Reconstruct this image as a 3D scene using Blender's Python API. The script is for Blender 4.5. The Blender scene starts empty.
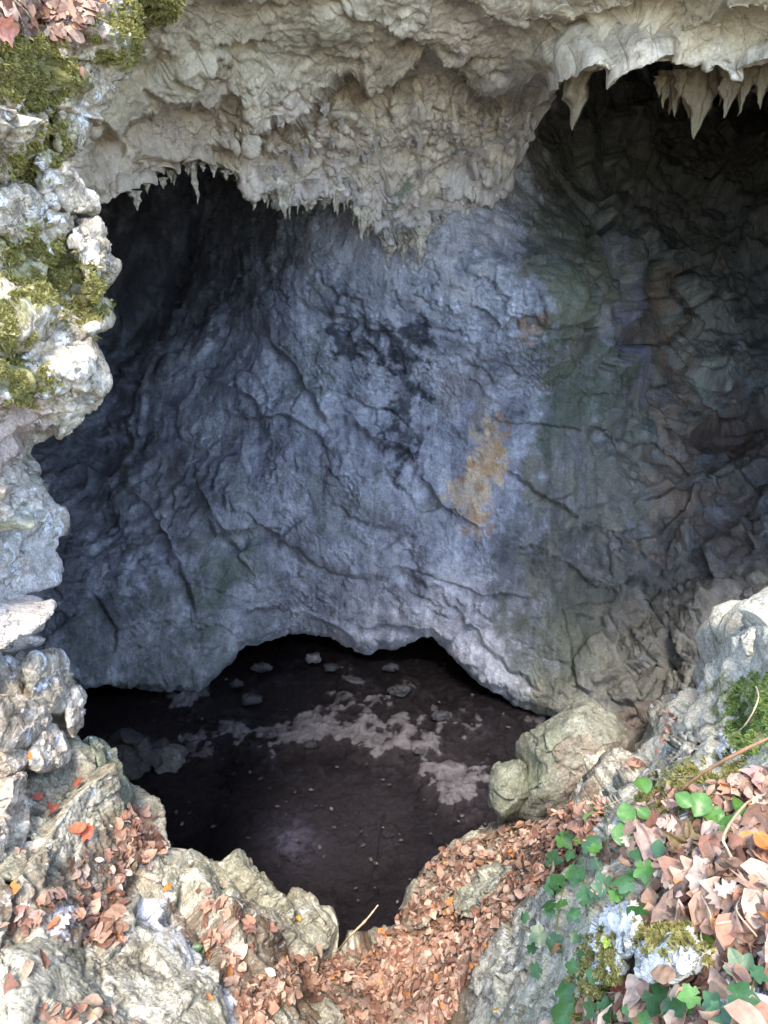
import bpy, math, random
import numpy as np
from concurrent.futures import ThreadPoolExecutor
from mathutils import Vector, Matrix
from mathutils.bvhtree import BVHTree

R = math.radians
random.seed(7)
rng = np.random.default_rng(7)
sc = bpy.context.scene
COL = sc.collection

# ------------------------------------------------------------------ camera, sky, sun, exposure
PITCH = R(28.0)
F = 745.0
cam_d = bpy.data.cameras.new("camera")
cam = bpy.data.objects.new("camera", cam_d); COL.objects.link(cam)
cam_d.sensor_fit = 'VERTICAL'; cam_d.sensor_height = 24.0
cam_d.lens = 24.0 * F / 1024.0
cam_d.clip_start = 0.05; cam_d.clip_end = 500
cam.location = (0, 0, 0)
cam.rotation_euler = (R(90) - PITCH, 0, 0)
sc.camera = cam

SUN_EL, SUN_AZ = R(65), R(182)          # azimuth clockwise from +Y: high, from behind and to the right
world = bpy.data.worlds.new("World"); sc.world = world
world.use_nodes = True
wn = world.node_tree; wn.nodes.clear()
sky = wn.nodes.new('ShaderNodeTexSky'); sky.sky_type = 'NISHITA'; sky.sun_disc = False
sky.sun_elevation = SUN_EL; sky.sun_rotation = SUN_AZ
sky.air_density = 1.0; sky.dust_density = 0.9; sky.ozone_density = 1.2
bg = wn.nodes.new('ShaderNodeBackground'); bg.inputs['Strength'].default_value = 0.15
wo = wn.nodes.new('ShaderNodeOutputWorld')
wn.links.new(sky.outputs[0], bg.inputs[0]); wn.links.new(bg.outputs[0], wo.inputs[0])

sun_d = bpy.data.lights.new("sun", 'SUN'); sun_d.energy = 1.05; sun_d.angle = R(14)
sun_d.color = (1.0, 0.90, 0.77)
sun = bpy.data.objects.new("sun", sun_d); COL.objects.link(sun)
sdir = Vector((math.sin(SUN_AZ) * math.cos(SUN_EL), math.cos(SUN_AZ) * math.cos(SUN_EL), math.sin(SUN_EL)))
sun.rotation_euler = sdir.to_track_quat('Z', 'Y').to_euler()

sc.view_settings.view_transform = 'Standard'
sc.view_settings.look = 'None'
sc.view_settings.exposure = 2.62
sc.view_settings.gamma = 1.0
sc.render.engine = 'CYCLES'
sc.cycles.max_bounces = 8
sc.cycles.diffuse_bounces = 5
sc.cycles.use_adaptive_sampling = True
sc.cycles.adaptive_threshold = 0.02
sc.cycles.glossy_bounces = 3
sc.cycles.transparent_max_bounces = 8
sc.cycles.caustics_reflective = False
sc.cycles.caustics_refractive = False
sc.cycles.use_denoising = True

# ------------------------------------------------------------------ numpy noise
POOL = ThreadPoolExecutor(4)
_g = rng.normal(size=(256, 3)); GR = (_g / np.linalg.norm(_g, axis=1)[:, None]).astype(np.float32)
RND = rng.random((4096, 7)).astype(np.float32) * 2 - 1

def hsh(ix, iy, iz, seed):
    h = (ix * 374761393 + iy * 668265263 + iz * 1440662683 + seed * 974634777) & 0xffffffff
    h = ((h ^ (h >> 13)) * 1274126177) & 0xffffffff
    return h ^ (h >> 16)

def perlin(p, seed=0):
    i = np.floor(p); f = (p - i).astype(np.float32); i = i.astype(np.int64)
    u = f * f * f * (f * (f * 6 - 15) + 10)
    out = 0
    for dx in (0, 1):
        wx = u[:, 0] if dx else 1 - u[:, 0]
        for dy in (0, 1):
            wy = u[:, 1] if dy else 1 - u[:, 1]
            for dz in (0, 1):
                wz = u[:, 2] if dz else 1 - u[:, 2]
                g = GR[hsh(i[:, 0] + dx, i[:, 1] + dy, i[:, 2] + dz, seed) & 255]
                out = out + wx * wy * wz * (g[:, 0] * (f[:, 0] - dx) + g[:, 1] * (f[:, 1] - dy) + g[:, 2] * (f[:, 2] - dz))
    return out * 1.5

def fbm(p, oct=4, seed=0, gain=0.5):
    a, s, o = 1.0, 0, p
    for k in range(oct):
        s = s + a * perlin(o, seed + k); o = o * 2.03 + 11.3; a *= gain
    return s

def ridged(p, oct=3, seed=0):
    a, s, o = 1.0, 0, p
    for k in range(oct):
        s = s + a * (1 - 2 * np.abs(perlin(o, seed + k))); o = o * 2.1 + 7.7; a *= 0.5
    return s

def facet(p, seed=0):
    """planar chips: nearest cell's own tilted plane; also gives F2-F1"""
    b = np.floor(p - 0.5).astype(np.int64)
    d1 = np.full(len(p), 9e9); d2 = np.full(len(p), 9e9); val = np.zeros(len(p))
    for dx in (0, 1):
        for dy in (0, 1):
            for dz in (0, 1):
                cx, cy, cz = b[:, 0] + dx, b[:, 1] + dy, b[:, 2] + dz
                r = RND[hsh(cx, cy, cz, seed) & 4095]
                ex = p[:, 0] - (cx + 0.5 + r[:, 0] * 0.42)
                ey = p[:, 1] - (cy + 0.5 + r[:, 1] * 0.42)
                ez = p[:, 2] - (cz + 0.5 + r[:, 2] * 0.42)
                d = ex * ex + ey * ey + ez * ez
                v = r[:, 3] * 0.35 + (ex * r[:, 4] + ey * r[:, 5] + ez * r[:, 6])
                m = d < d1
                d2 = np.where(m, d1, np.minimum(d2, d))
                val = np.where(m, v, val); d1 = np.where(m, d, d1)
    return val, np.sqrt(d2) - np.sqrt(d1)

def sstep(a, b, x):
    t = np.clip((x - a) / (b - a), 0, 1); return t * t * (3 - 2 * t)

def chunked(fn, *arrs):
    n = len(arrs[0]); k = max(1, n // 40000)
    idx = np.array_split(np.arange(n), k)
    res = list(POOL.map(lambda ii: fn(*[a[ii] for a in arrs]), idx))
    return np.concatenate(res)

def warp(p, amp, sc_, seed):
    return p + amp * np.stack([fbm(p * sc_, 2, seed), fbm(p * sc_ + 31.7, 2, seed + 9), fbm(p * sc_ - 17.1, 2, seed + 19)], 1)

def saw(s, sharp=0.88):
    f = s - np.floor(s)
    return np.where(f < sharp, (f / sharp) ** 1.6, 1 - sstep(sharp, 1.0, f))

# ------------------------------------------------------------------ pixel ray -> world point at an axial distance
CP, SP = math.cos(PITCH), math.sin(PITCH)
def U(px, py, d):
    px, py, d = np.asarray(px, float), np.asarray(py, float), np.asarray(d, float)
    t = (512 - py) / F
    return np.stack([(px - 384) / F * d, d * (CP + t * SP), d * (t * CP - SP)], -1)
def toPix(P):
    P = np.asarray(P, float)
    d = P[..., 1] * CP - P[..., 2] * SP
    up = P[..., 1] * SP + P[..., 2] * CP
    return 384 + F * P[..., 0] / d, 512 - F * up / d, d

class TPS:
    """smooth distance field through control points (x, y, distance)"""
    def __init__(s, pts, sm=0.0):
        a = np.array(pts, float); s.c = a[:, :2] / 400; n = len(a)
        K = s.k(s.c, s.c) + sm * np.eye(n)
        Pm = np.c_[np.ones(n), s.c]
        A = np.block([[K, Pm], [Pm.T, np.zeros((3, 3))]])
        s.w = np.linalg.solve(A, np.r_[np.log(a[:, 2]), 0, 0, 0])
    def k(s, a, b):
        r2 = ((a[:, None] - b[None]) ** 2).sum(-1) + 1e-12
        return 0.5 * r2 * np.log(r2)
    def __call__(s, px, py):
        sh = np.shape(px); q = np.c_[np.ravel(px), np.ravel(py)] / 400
        def f(qq): return s.k(qq, s.c) @ s.w[:-3] + s.w[-3] + qq @ s.w[-2:]
        return np.exp(np.clip(chunked(f, q), -1.5, 4.5)).reshape(sh)

def inpoly(px, py, poly):
    """signed distance-like: >0 inside, in pixels"""
    poly = np.array(poly, float); n = len(poly)
    ins = np.zeros(np.shape(px), bool); dm = np.full(np.shape(px), 1e9)
    for i in range(n):
        x0, y0 = poly[i]; x1, y1 = poly[(i + 1) % n]
        c = ((y0 > py) != (y1 > py)) & (px < (x1 - x0) * (py - y0) / ((y1 - y0) if y1 != y0 else 1e-9) + x0)
        ins ^= c
        ex, ey = x1 - x0, y1 - y0
        t = np.clip(((px - x0) * ex + (py - y0) * ey) / (ex * ex + ey * ey + 1e-9), 0, 1)
        dm = np.minimum(dm, np.hypot(px - x0 - t * ex, py - y0 - t * ey))
    return np.where(ins, dm, -dm)

# ------------------------------------------------------------------ meshes and tagging
def tag(o, label=None, cat=None, group=None, kind=None):
    if label: o['label'] = label
    if cat: o['category'] = cat
    if group: o['group'] = group
    if kind: o['kind'] = kind
    return o

def raw_mesh(name, V, faces, tint=None, uv=None, smooth=True):
    """faces: (n,3) or (n,4) int array"""
    V = np.ascontiguousarray(V, np.float32); faces = np.ascontiguousarray(faces, np.int32)
    me = bpy.data.meshes.new(name)
    k = faces.shape[1]
    me.vertices.add(len(V)); me.vertices.foreach_set('co', V.ravel())
    me.loops.add(faces.size); me.loops.foreach_set('vertex_index', faces.ravel())
    me.polygons.add(len(faces))
    me.polygons.foreach_set('loop_start', np.arange(0, faces.size, k, dtype=np.int32))
    me.polygons.foreach_set('use_smooth', np.full(len(faces), smooth))
    me.update(calc_edges=True)
    if tint is not None:
        a = me.color_attributes.new('tint', 'FLOAT_COLOR', 'POINT')
        a.data.foreach_set('color', np.ascontiguousarray(tint, np.float32).ravel())
    me.validate()
    return me

def link(name, me, mat, parent=None):
    o = bpy.data.objects.new(name, me); COL.objects.link(o)
    if mat: me.materials.append(mat)
    if parent: o.parent = parent
    return o

def grid_faces(h, w, wrapx=False):
    i = np.arange(h * w).reshape(h, w)
    if wrapx: i = np.c_[i, i[:, :1]]
    return np.stack([i[:-1, :-1], i[:-1, 1:], i[1:, 1:], i[1:, :-1]], -1).reshape(-1, 4)

def grid_normals(P, toward=None):
    du = np.gradient(P, axis=1); dv = np.gradient(P, axis=0)
    n = np.cross(du, dv); n /= np.linalg.norm(n, axis=-1, keepdims=True) + 1e-12
    return n

def cat3(a, b, c):
    return np.concatenate(np.broadcast_arrays(a, b, c), -1)

def smooth_grid(A, k):
    for _ in range(k):
        B = A.copy()
        B[1:-1] = (A[:-2] + 2 * A[1:-1] + A[2:]) / 4; A = B.copy()
        B[:, 1:-1] = (A[:, :-2] + 2 * A[:, 1:-1] + A[:, 2:]) / 4; A = B
    return A

def spacing(P):
    a = np.linalg.norm(np.gradient(P, axis=0), axis=-1); b = np.linalg.norm(np.gradient(P, axis=1), axis=-1)
    return np.maximum(a, b)
def att(sp, f): return 1 - sstep(.12, .45, sp * f)

def D0_(a): return np.ones_like(a)
def two_stage(P, q, coarse, fine, off, k=2):
    """big planes first; grain is then evaluated on the broken surface itself, so step faces get their own relief"""
    n = grid_normals(smooth_grid(P, 8)); i, j = P.shape[0] // 2, P.shape[1] // 2
    i, j = q[3]
    if (n[i, j] * P[i, j]).sum() > 0: n = -n
    PX, PY, D = q[:3]
    h = chunked(coarse, P.reshape(-1, 3), np.c_[PX.ravel(), PY.ravel(), D.ravel()]).reshape(PX.shape)
    P1 = P + n * (h - off)[..., None]
    P1[2:-2, 2:-2] = smooth_grid(P1, k)[2:-2, 2:-2]
    n1 = grid_normals(smooth_grid(P1, 2))
    if (n1[i, j] * n[i, j]).sum() < 0: n1 = -n1
    h = chunked(fine, P1.reshape(-1, 3), np.c_[PX.ravel(), PY.ravel(), D.ravel(), spacing(smooth_grid(P1, 2)).ravel()]).reshape(PX.shape)
    return P1 + n1 * h[..., None]

def tint_layers(px, py, P, layers):
    """colour patches, some of them painted shade: (polygon, rgb, strength, ragged px, noise scale)"""
    sh = px.shape; q = P.reshape(-1, 3)
    out = np.zeros(sh + (4,)); cache = {}
    for k, (poly, rgb, st, rag, ns) in enumerate(layers):
        key = ns
        if key not in cache:
            cache[key] = (chunked(lambda a: fbm(a * ns * 1.6, 6, 77, 0.68), q) * 1.25).reshape(sh)
        b = np.array(poly, float); x0, y0 = b.min(0) - rag * 2; x1, y1 = b.max(0) + rag * 2
        m = (px > x0) & (px < x1) & (py > y0) & (py < y1)
        if not m.any(): continue
        s = inpoly(px[m], py[m], poly) + cache[key][m] * rag
        a = sstep(-rag * 0.45, rag * 0.55, s) * st * (.8 + .35 * np.clip(cache[key][m], -1, .55)); a = np.clip(a, 0, 1)
        out[m, :3] = out[m, :3] * (1 - a)[:, None] + np.array(rgb) * a[:, None]
        out[m, 3] = out[m, 3] * (1 - a) + a
    out[..., :3] /= np.maximum(out[..., 3:], 1e-4)
    return out

# ------------------------------------------------------------------ materials
def N(nt, t, **kw):
    n = nt.nodes.new(t)
    for k, v in kw.items():
        if k in n.inputs: n.inputs[k].default_value = v
        else: setattr(n, k, v)
    return n

def rock_mat(name, cols, scale=1.0, bump=0.5, rough=0.85, bdist=0.02, speck=None, spec=0.3, contrast=1.0, grain=1.0, streak=False, crack=1.0, veins=None, flake=0.5):
    """mottled stone: three base colours laid by noise, fine grain, speckle, hairline cracks, pigment and painted light or shade from the tint attribute"""
    m = bpy.data.materials.new(name); m.use_nodes = True
    nt = m.node_tree; L = nt.links.new; nt.nodes.clear()
    out = N(nt, 'ShaderNodeOutputMaterial'); b = N(nt, 'ShaderNodeBsdfPrincipled')
    L(b.outputs[0], out.inputs[0])
    tc = N(nt, 'ShaderNodeNewGeometry')
    pos = tc.outputs['Position']
    n1 = N(nt, 'ShaderNodeTexNoise', Scale=1.3 * scale, Detail=9, Roughness=0.62, Distortion=0.6); L(pos, n1.inputs['Vector'])
    n2 = N(nt, 'ShaderNodeTexNoise', Scale=6.5 * scale, Detail=8, Roughness=0.68, Distortion=0.4); L(pos, n2.inputs['Vector'])
    n3 = N(nt, 'ShaderNodeTexNoise', Scale=34 * scale, Detail=5, Roughness=0.7); L(pos, n3.inputs['Vector'])
    r1 = N(nt, 'ShaderNodeValToRGB'); L(n1.outputs[0], r1.inputs[0])
    e = r1.color_ramp.elements
    e[0].position = 0.36; e[0].color = (*cols[0], 1); e[1].position = 0.64; e[1].color = (*cols[2], 1)
    x = e.new(0.5); x.color = (*cols[1], 1)
    r2 = N(nt, 'ShaderNodeValToRGB'); L(n2.outputs[0], r2.inputs[0])
    e = r2.color_ramp.elements; lo = 1 - 0.45 * contrast; hi = 1 + 0.3 * contrast
    e[0].position = 0.34; e[0].color = (lo, lo * 0.99, lo * 0.97, 1); e[1].position = 0.68; e[1].color = (hi, hi, hi, 1)
    mul = N(nt, 'ShaderNodeMix', data_type='RGBA', blend_type='MULTIPLY', clamp_result=False); mul.inputs[0].default_value = 1
    L(r1.outputs[0], mul.inputs[6]); L(r2.outputs[0], mul.inputs[7])
    r3 = N(nt, 'ShaderNodeValToRGB'); L(n3.outputs[0], r3.inputs[0])
    e = r3.color_ramp.elements
    gl_ = 1 - .28 * grain; gh_ = 1 + .22 * grain; e[0].position = 0.32; e[0].color = (gl_, gl_, gl_, 1); e[1].position = 0.66; e[1].color = (gh_, gh_, gh_, 1)
    mul2 = N(nt, 'ShaderNodeMix', data_type='RGBA', blend_type='MULTIPLY'); mul2.inputs[0].default_value = 1
    at = N(nt, 'ShaderNodeAttribute', attribute_name='tint')
    mt = N(nt, 'ShaderNodeMix', data_type='RGBA'); L(at.outputs['Alpha'], mt.inputs[0])
    L(mul.outputs[2], mt.inputs[6]); L(at.outputs['Color'], mt.inputs[7])
    if streak:
        sm = N(nt, 'ShaderNodeMapping'); sm.inputs['Scale'].default_value = (2.6, 1.2, .42); sm.inputs['Rotation'].default_value = (0, R(-14), 0)
        L(pos, sm.inputs['Vector'])
        sn = N(nt, 'ShaderNodeTexNoise', Scale=1.6, Detail=8, Roughness=0.68, Distortion=0.5); L(sm.outputs[0], sn.inputs['Vector'])
        sr = N(nt, 'ShaderNodeValToRGB'); L(sn.outputs[0], sr.inputs[0]); e = sr.color_ramp.elements
        e[0].position = .34; e[0].color = (.62, .62, .66, 1); e[1].position = .6; e[1].color = (1.16, 1.15, 1.14, 1)
        ms_ = N(nt, 'ShaderNodeMix', data_type='RGBA', blend_type='MULTIPLY'); ms_.inputs[0].default_value = 1
        L(mt.outputs[2], ms_.inputs[6]); L(sr.outputs[0], ms_.inputs[7]); mt = ms_
    L(mt.outputs[2], mul2.inputs[6]); L(r3.outputs[0], mul2.inputs[7])
    col = mul2.outputs[2]
    if speck:                                   # pale crust lichen
        c, th, s = speck
        ns = N(nt, 'ShaderNodeTexNoise', Scale=s, Detail=7, Roughness=0.72, Distortion=0.8); L(pos, ns.inputs['Vector'])
        mr = N(nt, 'ShaderNodeMapRange'); mr.inputs[1].default_value = th; mr.inputs[2].default_value = th + 0.035
        L(ns.outputs[0], mr.inputs[0])
        ms = N(nt, 'ShaderNodeMix', data_type='RGBA'); L(mr.outputs[0], ms.inputs[0]); L(col, ms.inputs[6]); ms.inputs[7].default_value = (*c, 1)
        col = ms.outputs[2]
    # hairline cracks
    wv = N(nt, 'ShaderNodeVectorMath', operation='MULTIPLY_ADD'); L(n2.outputs['Color'], wv.inputs[0]); wv.inputs[1].default_value = (0.35 / scale,) * 3; L(pos, wv.inputs[2])
    vo = N(nt, 'ShaderNodeTexVoronoi', feature='DISTANCE_TO_EDGE', Scale=1.7 * scale); L(wv.outputs[0], vo.inputs['Vector'])
    cr = N(nt, 'ShaderNodeMapRange'); cr.inputs[1].default_value = 0.0; cr.inputs[2].default_value = 0.012 * crack; cr.inputs[3].default_value = 1 - min(1, crack * 1.6); L(vo.outputs['Distance'], cr.inputs[0])
    gate = N(nt, 'ShaderNodeMapRange'); gate.inputs[1].default_value = 0.52; gate.inputs[2].default_value = 0.6; L(n1.outputs[0], gate.inputs[0])
    mx = N(nt, 'ShaderNodeMath', operation='MAXIMUM'); L(cr.outputs[0], mx.inputs[0]); L(gate.outputs[0], mx.inputs[1])
    mc = N(nt, 'ShaderNodeMix', data_type='RGBA'); L(mx.outputs[0], mc.inputs[0]); L(col, mc.inputs[7]); mc.inputs[6].default_value = (cols[0][0] * .35, cols[0][1] * .33, cols[0][2] * .3, 1)
    L(mc.outputs[2], b.inputs['Base Color'])
    # bump: grain plus flakes
    vf = N(nt, 'ShaderNodeTexNoise', Scale=11 * scale, Detail=6, Roughness=0.6, noise_type='RIDGED_MULTIFRACTAL'); L(wv.outputs[0], vf.inputs['Vector'])
    s1 = N(nt, 'ShaderNodeMath', operation='MULTIPLY_ADD'); L(vf.outputs[0], s1.inputs[0]); s1.inputs[1].default_value = -flake * .35
    L(n2.outputs[0], s1.inputs[2])
    s2 = N(nt, 'ShaderNodeMath', operation='MULTIPLY_ADD'); L(n3.outputs[0], s2.inputs[0]); s2.inputs[1].default_value = 0.3; L(s1.outputs[0], s2.inputs[2])
    s3 = N(nt, 'ShaderNodeMath', operation='MULTIPLY_ADD'); L(mx.outputs[0], s3.inputs[0]); s3.inputs[1].default_value = 0.35; L(s2.outputs[0], s3.inputs[2])
    bp = N(nt, 'ShaderNodeBump', Strength=bump, Distance=bdist * 5 / scale); L(s3.outputs[0], bp.inputs['Height'])
    L(bp.outputs[0], b.inputs['Normal'])
    b.inputs['Roughness'].default_value = rough; b.inputs['Specular IOR Level'].default_value = spec
    return m

M = {}
M['wall'] = rock_mat('cave_wall_stone', [(.27, .28, .325), (.41, .425, .485), (.53, .545, .61)], 0.8, 0.65, 0.55, 0.02, spec=0.5, contrast=.9, streak=True, crack=.25)
M['roof'] = rock_mat('roof_stone', [(.52, .43, .31), (.68, .59, .46), (.80, .73, .60)], 1.1, 0.35, 0.8, 0.012, grain=.7)
M['face'] = rock_mat('sunlit_limestone', [(.38, .31, .22), (.56, .48, .37), (.70, .64, .54)], 2.2, 0.7, 0.85, 0.012, speck=((.78, .78, .8), .58, 7), contrast=1.5, grain=1.5)
M['ground'] = rock_mat('rim_stone', [(.27, .235, .165), (.44, .41, .31), (.58, .55, .45)], 2.2, 0.5, 0.9, 0.012, speck=((.62, .62, .58), .60, 12), contrast=1.5, grain=1.9)
M['boulder'] = rock_mat('boulder_stone', [(.175, .17, .13), (.27, .265, .20), (.34, .345, .27)], 1.8, 0.55, 0.9, 0.012, contrast=1.1, grain=1.4)
M['lichen'] = rock_mat('lichened_stone', [(.22, .2, .16), (.36, .35, .3), (.5, .5, .46)], 5, 0.8, 0.9, 0.02, speck=((.84, .82, .78), .45, 14), contrast=1.4)
M['mud'] = rock_mat('silt', [(.026, .024, .027), (.048, .044, .048), (.08, .073, .079)], 1.6, 0.8, 0.6, 0.02, spec=0.5)
M['drip'] = rock_mat('dripstone', [(.38, .33, .25), (.50, .44, .35), (.62, .57, .47)], 5, 0.5, 0.6, 0.01)

def simple(name, col, rough=0.7, spec=0.3, attr=False, trans=0.0, vary=0.25, scale=30, bump=0.2):
    m = bpy.data.materials.new(name); m.use_nodes = True
    nt = m.node_tree; L = nt.links.new; b = nt.nodes['Principled BSDF']
    g = N(nt, 'ShaderNodeNewGeometry')
    n = N(nt, 'ShaderNodeTexNoise', Scale=scale, Detail=5, Roughness=0.65); L(g.outputs['Position'], n.inputs['Vector'])
    r = N(nt, 'ShaderNodeMapRange'); r.inputs[3].default_value = 1 - vary; r.inputs[4].default_value = 1 + vary
    r.inputs[1].default_value = 0.3; r.inputs[2].default_value = 0.7
    L(n.outputs[0], r.inputs[0])
    mu = N(nt, 'ShaderNodeVectorMath', operation='SCALE')
    if attr:
        a = N(nt, 'ShaderNodeAttribute', attribute_name='tint'); L(a.outputs['Color'], mu.inputs[0])
    else:
        mu.inputs[0].default_value = col
    L(r.outputs[0], mu.inputs['Scale']); L(mu.outputs[0], b.inputs['Base Color'])
    bp = N(nt, 'ShaderNodeBump', Strength=bump, Distance=0.004); L(n.outputs[0], bp.inputs['Height']); L(bp.outputs[0], b.inputs['Normal'])
    b.inputs['Roughness'].default_value = rough; b.inputs['Specular IOR Level'].default_value = spec
    if trans:
        t = N(nt, 'ShaderNodeBsdfTranslucent'); L(mu.outputs[0], t.inputs[0])
        mx = N(nt, 'ShaderNodeMixShader'); mx.inputs[0].default_value = trans
        o = nt.nodes['Material Output']
        L(b.outputs[0], mx.inputs[1]); L(t.outputs[0], mx.inputs[2]); L(mx.outputs[0], o.inputs[0])
    return m
M['leaf'] = simple('dry_leaf', (1, 1, 1), 0.65, 0.25, True, 0.18, 0.3, 60)
M['ivy'] = simple('ivy_leaf', (1, 1, 1), 0.38, 0.5, True, 0.12, 0.2, 70)
M['moss'] = simple('moss', (1, 1, 1), 0.9, 0.1, True, 0.25, 0.35, 25)
M['twig'] = simple('twig_bark', (.30, .17, .09), 0.75, 0.2, False, 0, 0.4, 40)
M['straw'] = simple('pale_straw', (.52, .40, .26), 0.7, 0.2, False, 0, 0.3, 40)
M['stem'] = simple('green_stem', (.16, .17, .06), 0.6, 0.3, False, 0, 0.3, 40)

# ------------------------------------------------------------------ 1. the cave wall
def wall_field():
    return TPS([(-300, -100, 12), (-300, 300, 11), (-300, 800, 9), (20, 100, 13.5), (120, 190, 17.5), (150, 300, 16.6), (90, 420, 16.2),
                (60, 560, 13.6), (90, 690, 13.4), (180, 560, 13.6), (210, 400, 14.0), (250, 250, 13.6), (300, 480, 13.4), (350, 200, 11.6),
                (350, 380, 12.7), (300, 640, 14.6), (370, 650, 14.3), (200, 690, 14.2), (420, 250, 11.2), (430, 520, 12.9), (460, 660, 13.7), (530, 200, 12.3),
                (530, 400, 12.6), (545, 705, 13.2), (600, 250, 12.2), (615, 330, 12.3), (600, 480, 13.4), (640, 200, 16.5), (660, 320, 15.6), (700, 120, 19),
                (720, 200, 18.5), (740, 330, 16.5), (690, 430, 15.2), (700, 540, 13.4), (620, 640, 12.9), (760, 620, 10.6), (770, 470, 13.5),
                (560, 60, 13.5), (680, 0, 19), (450, 0, 12), (900, 300, 13), (900, 650, 8.5), (1100, 300, 10), (1100, 700, 7), (200, -100, 13)], 0.0006)
WALLD = wall_field()
wx_b = [-400, 0, 80, 160, 200, 215, 232, 262, 300, 335, 365, 380, 395, 430, 450, 475, 510, 545, 600, 700, 1200]
wy_b = [700, 695, 690, 695, 684, 668, 652, 642, 636, 645, 658, 650, 652, 643, 656, 676, 696, 712, 735, 760, 800]

def ledge(px, py, q, xs, ys, step, soft, jag):
    yc = np.interp(px, xs, ys) + jag * (np.abs(perlin(np.c_[px.ravel() * 0.055, px.ravel() * 0, py.ravel() * 0.01] + .37, q)).reshape(px.shape) * 2
                                        + 0.5 * perlin(np.c_[px.ravel() * 0.2, px.ravel() * 0, py.ravel() * 0.02] + .37, q + 1).reshape(px.shape))
    m = sstep(xs[0] - 8, xs[0] + 14, px) * (1 - sstep(xs[-1] - 14, xs[-1] + 8, px))
    s = (py - yc)
    return m * step * (sstep(-soft * .3, soft * .7, s) - 0.9 * sstep(0, 60, s))

def wall_coarse(p, q):
    px, py = q[:, 0], q[:, 1]
    rough = sstep(550, 640, px); left = 1 - sstep(110, 260, px)
    h = 0.26 * fbm(p * 0.35, 2, 5)
    f, e = facet(warp(p, 0.25, 0.5, 3) * np.array([0.6, 0.8, 0.7]), 21); h += (0.12 + 0.36 * rough) * f
    h -= 0.05 * rough * (1 - sstep(0, 0.05, e))
    f, e = facet(warp(p, .05, 1.5, 8) * np.array([1.5, 1.6, 1.9]), 22); h += (0.025 + 0.20 * rough) * f - .05 * rough * (1 - sstep(0, .05, e))
    z = -p[:, 2]; x = p[:, 0]
    s = (z - 0.45 * x) * 0.55 + 1.0 * fbm(p * 0.45, 5, 31, .6)
    m = sstep(-0.1, 0.4, fbm(p * 0.5, 2, 40))
    h += 0.11 * m * saw(s, .965)
    s = (z - 0.75 * x) * 1.3 + 1.3 * fbm(p * 0.8, 5, 51, .62)
    m = sstep(0.0, 0.4, fbm(p * 0.9 + 5, 2, 60))
    h += 0.07 * m * saw(s, .96)
    s = (x * 0.9 + z * 0.55) * 1.1 + 0.8 * fbm(p * 0.7, 4, 91)
    h += 0.10 * left * saw(s, .95)
    return h
def wall_fine(p, q):
    px, sp = q[:, 0], q[:, 3]; rough = sstep(550, 640, px)
    z = -p[:, 2]; x = p[:, 0]
    f, e = facet(warp(p, .03, 3, 9) * 4.4, 23); h = (0.018 + 0.035 * rough) * f * att(sp, 4)
    f, e = facet(warp(p, .02, 6, 19) * 11, 24); h += (0.006 + 0.012 * rough) * f * att(sp, 8)
    s = (z * 0.7 - 0.9 * x) * 4.0 + 2.0 * fbm(p * 1.7, 5, 71, .62)
    m = sstep(-0.05, 0.35, fbm(p * 1.1 + 9, 3, 80))
    h += 0.032 * m * saw(s, .95) * att(sp, 4)
    s = (z * 0.8 - 0.7 * x) * 8.5 + 3.0 * fbm(p * 2.6, 5, 171, .64)
    m = sstep(-0.1, 0.3, fbm(p * 1.6 + 4, 3, 180))
    h += 0.016 * m * saw(s, .93) * att(sp, 6)
    h += 0.010 * fbm(p * 7, 3, 95, .6) * att(sp, 7)
    return h

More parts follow.
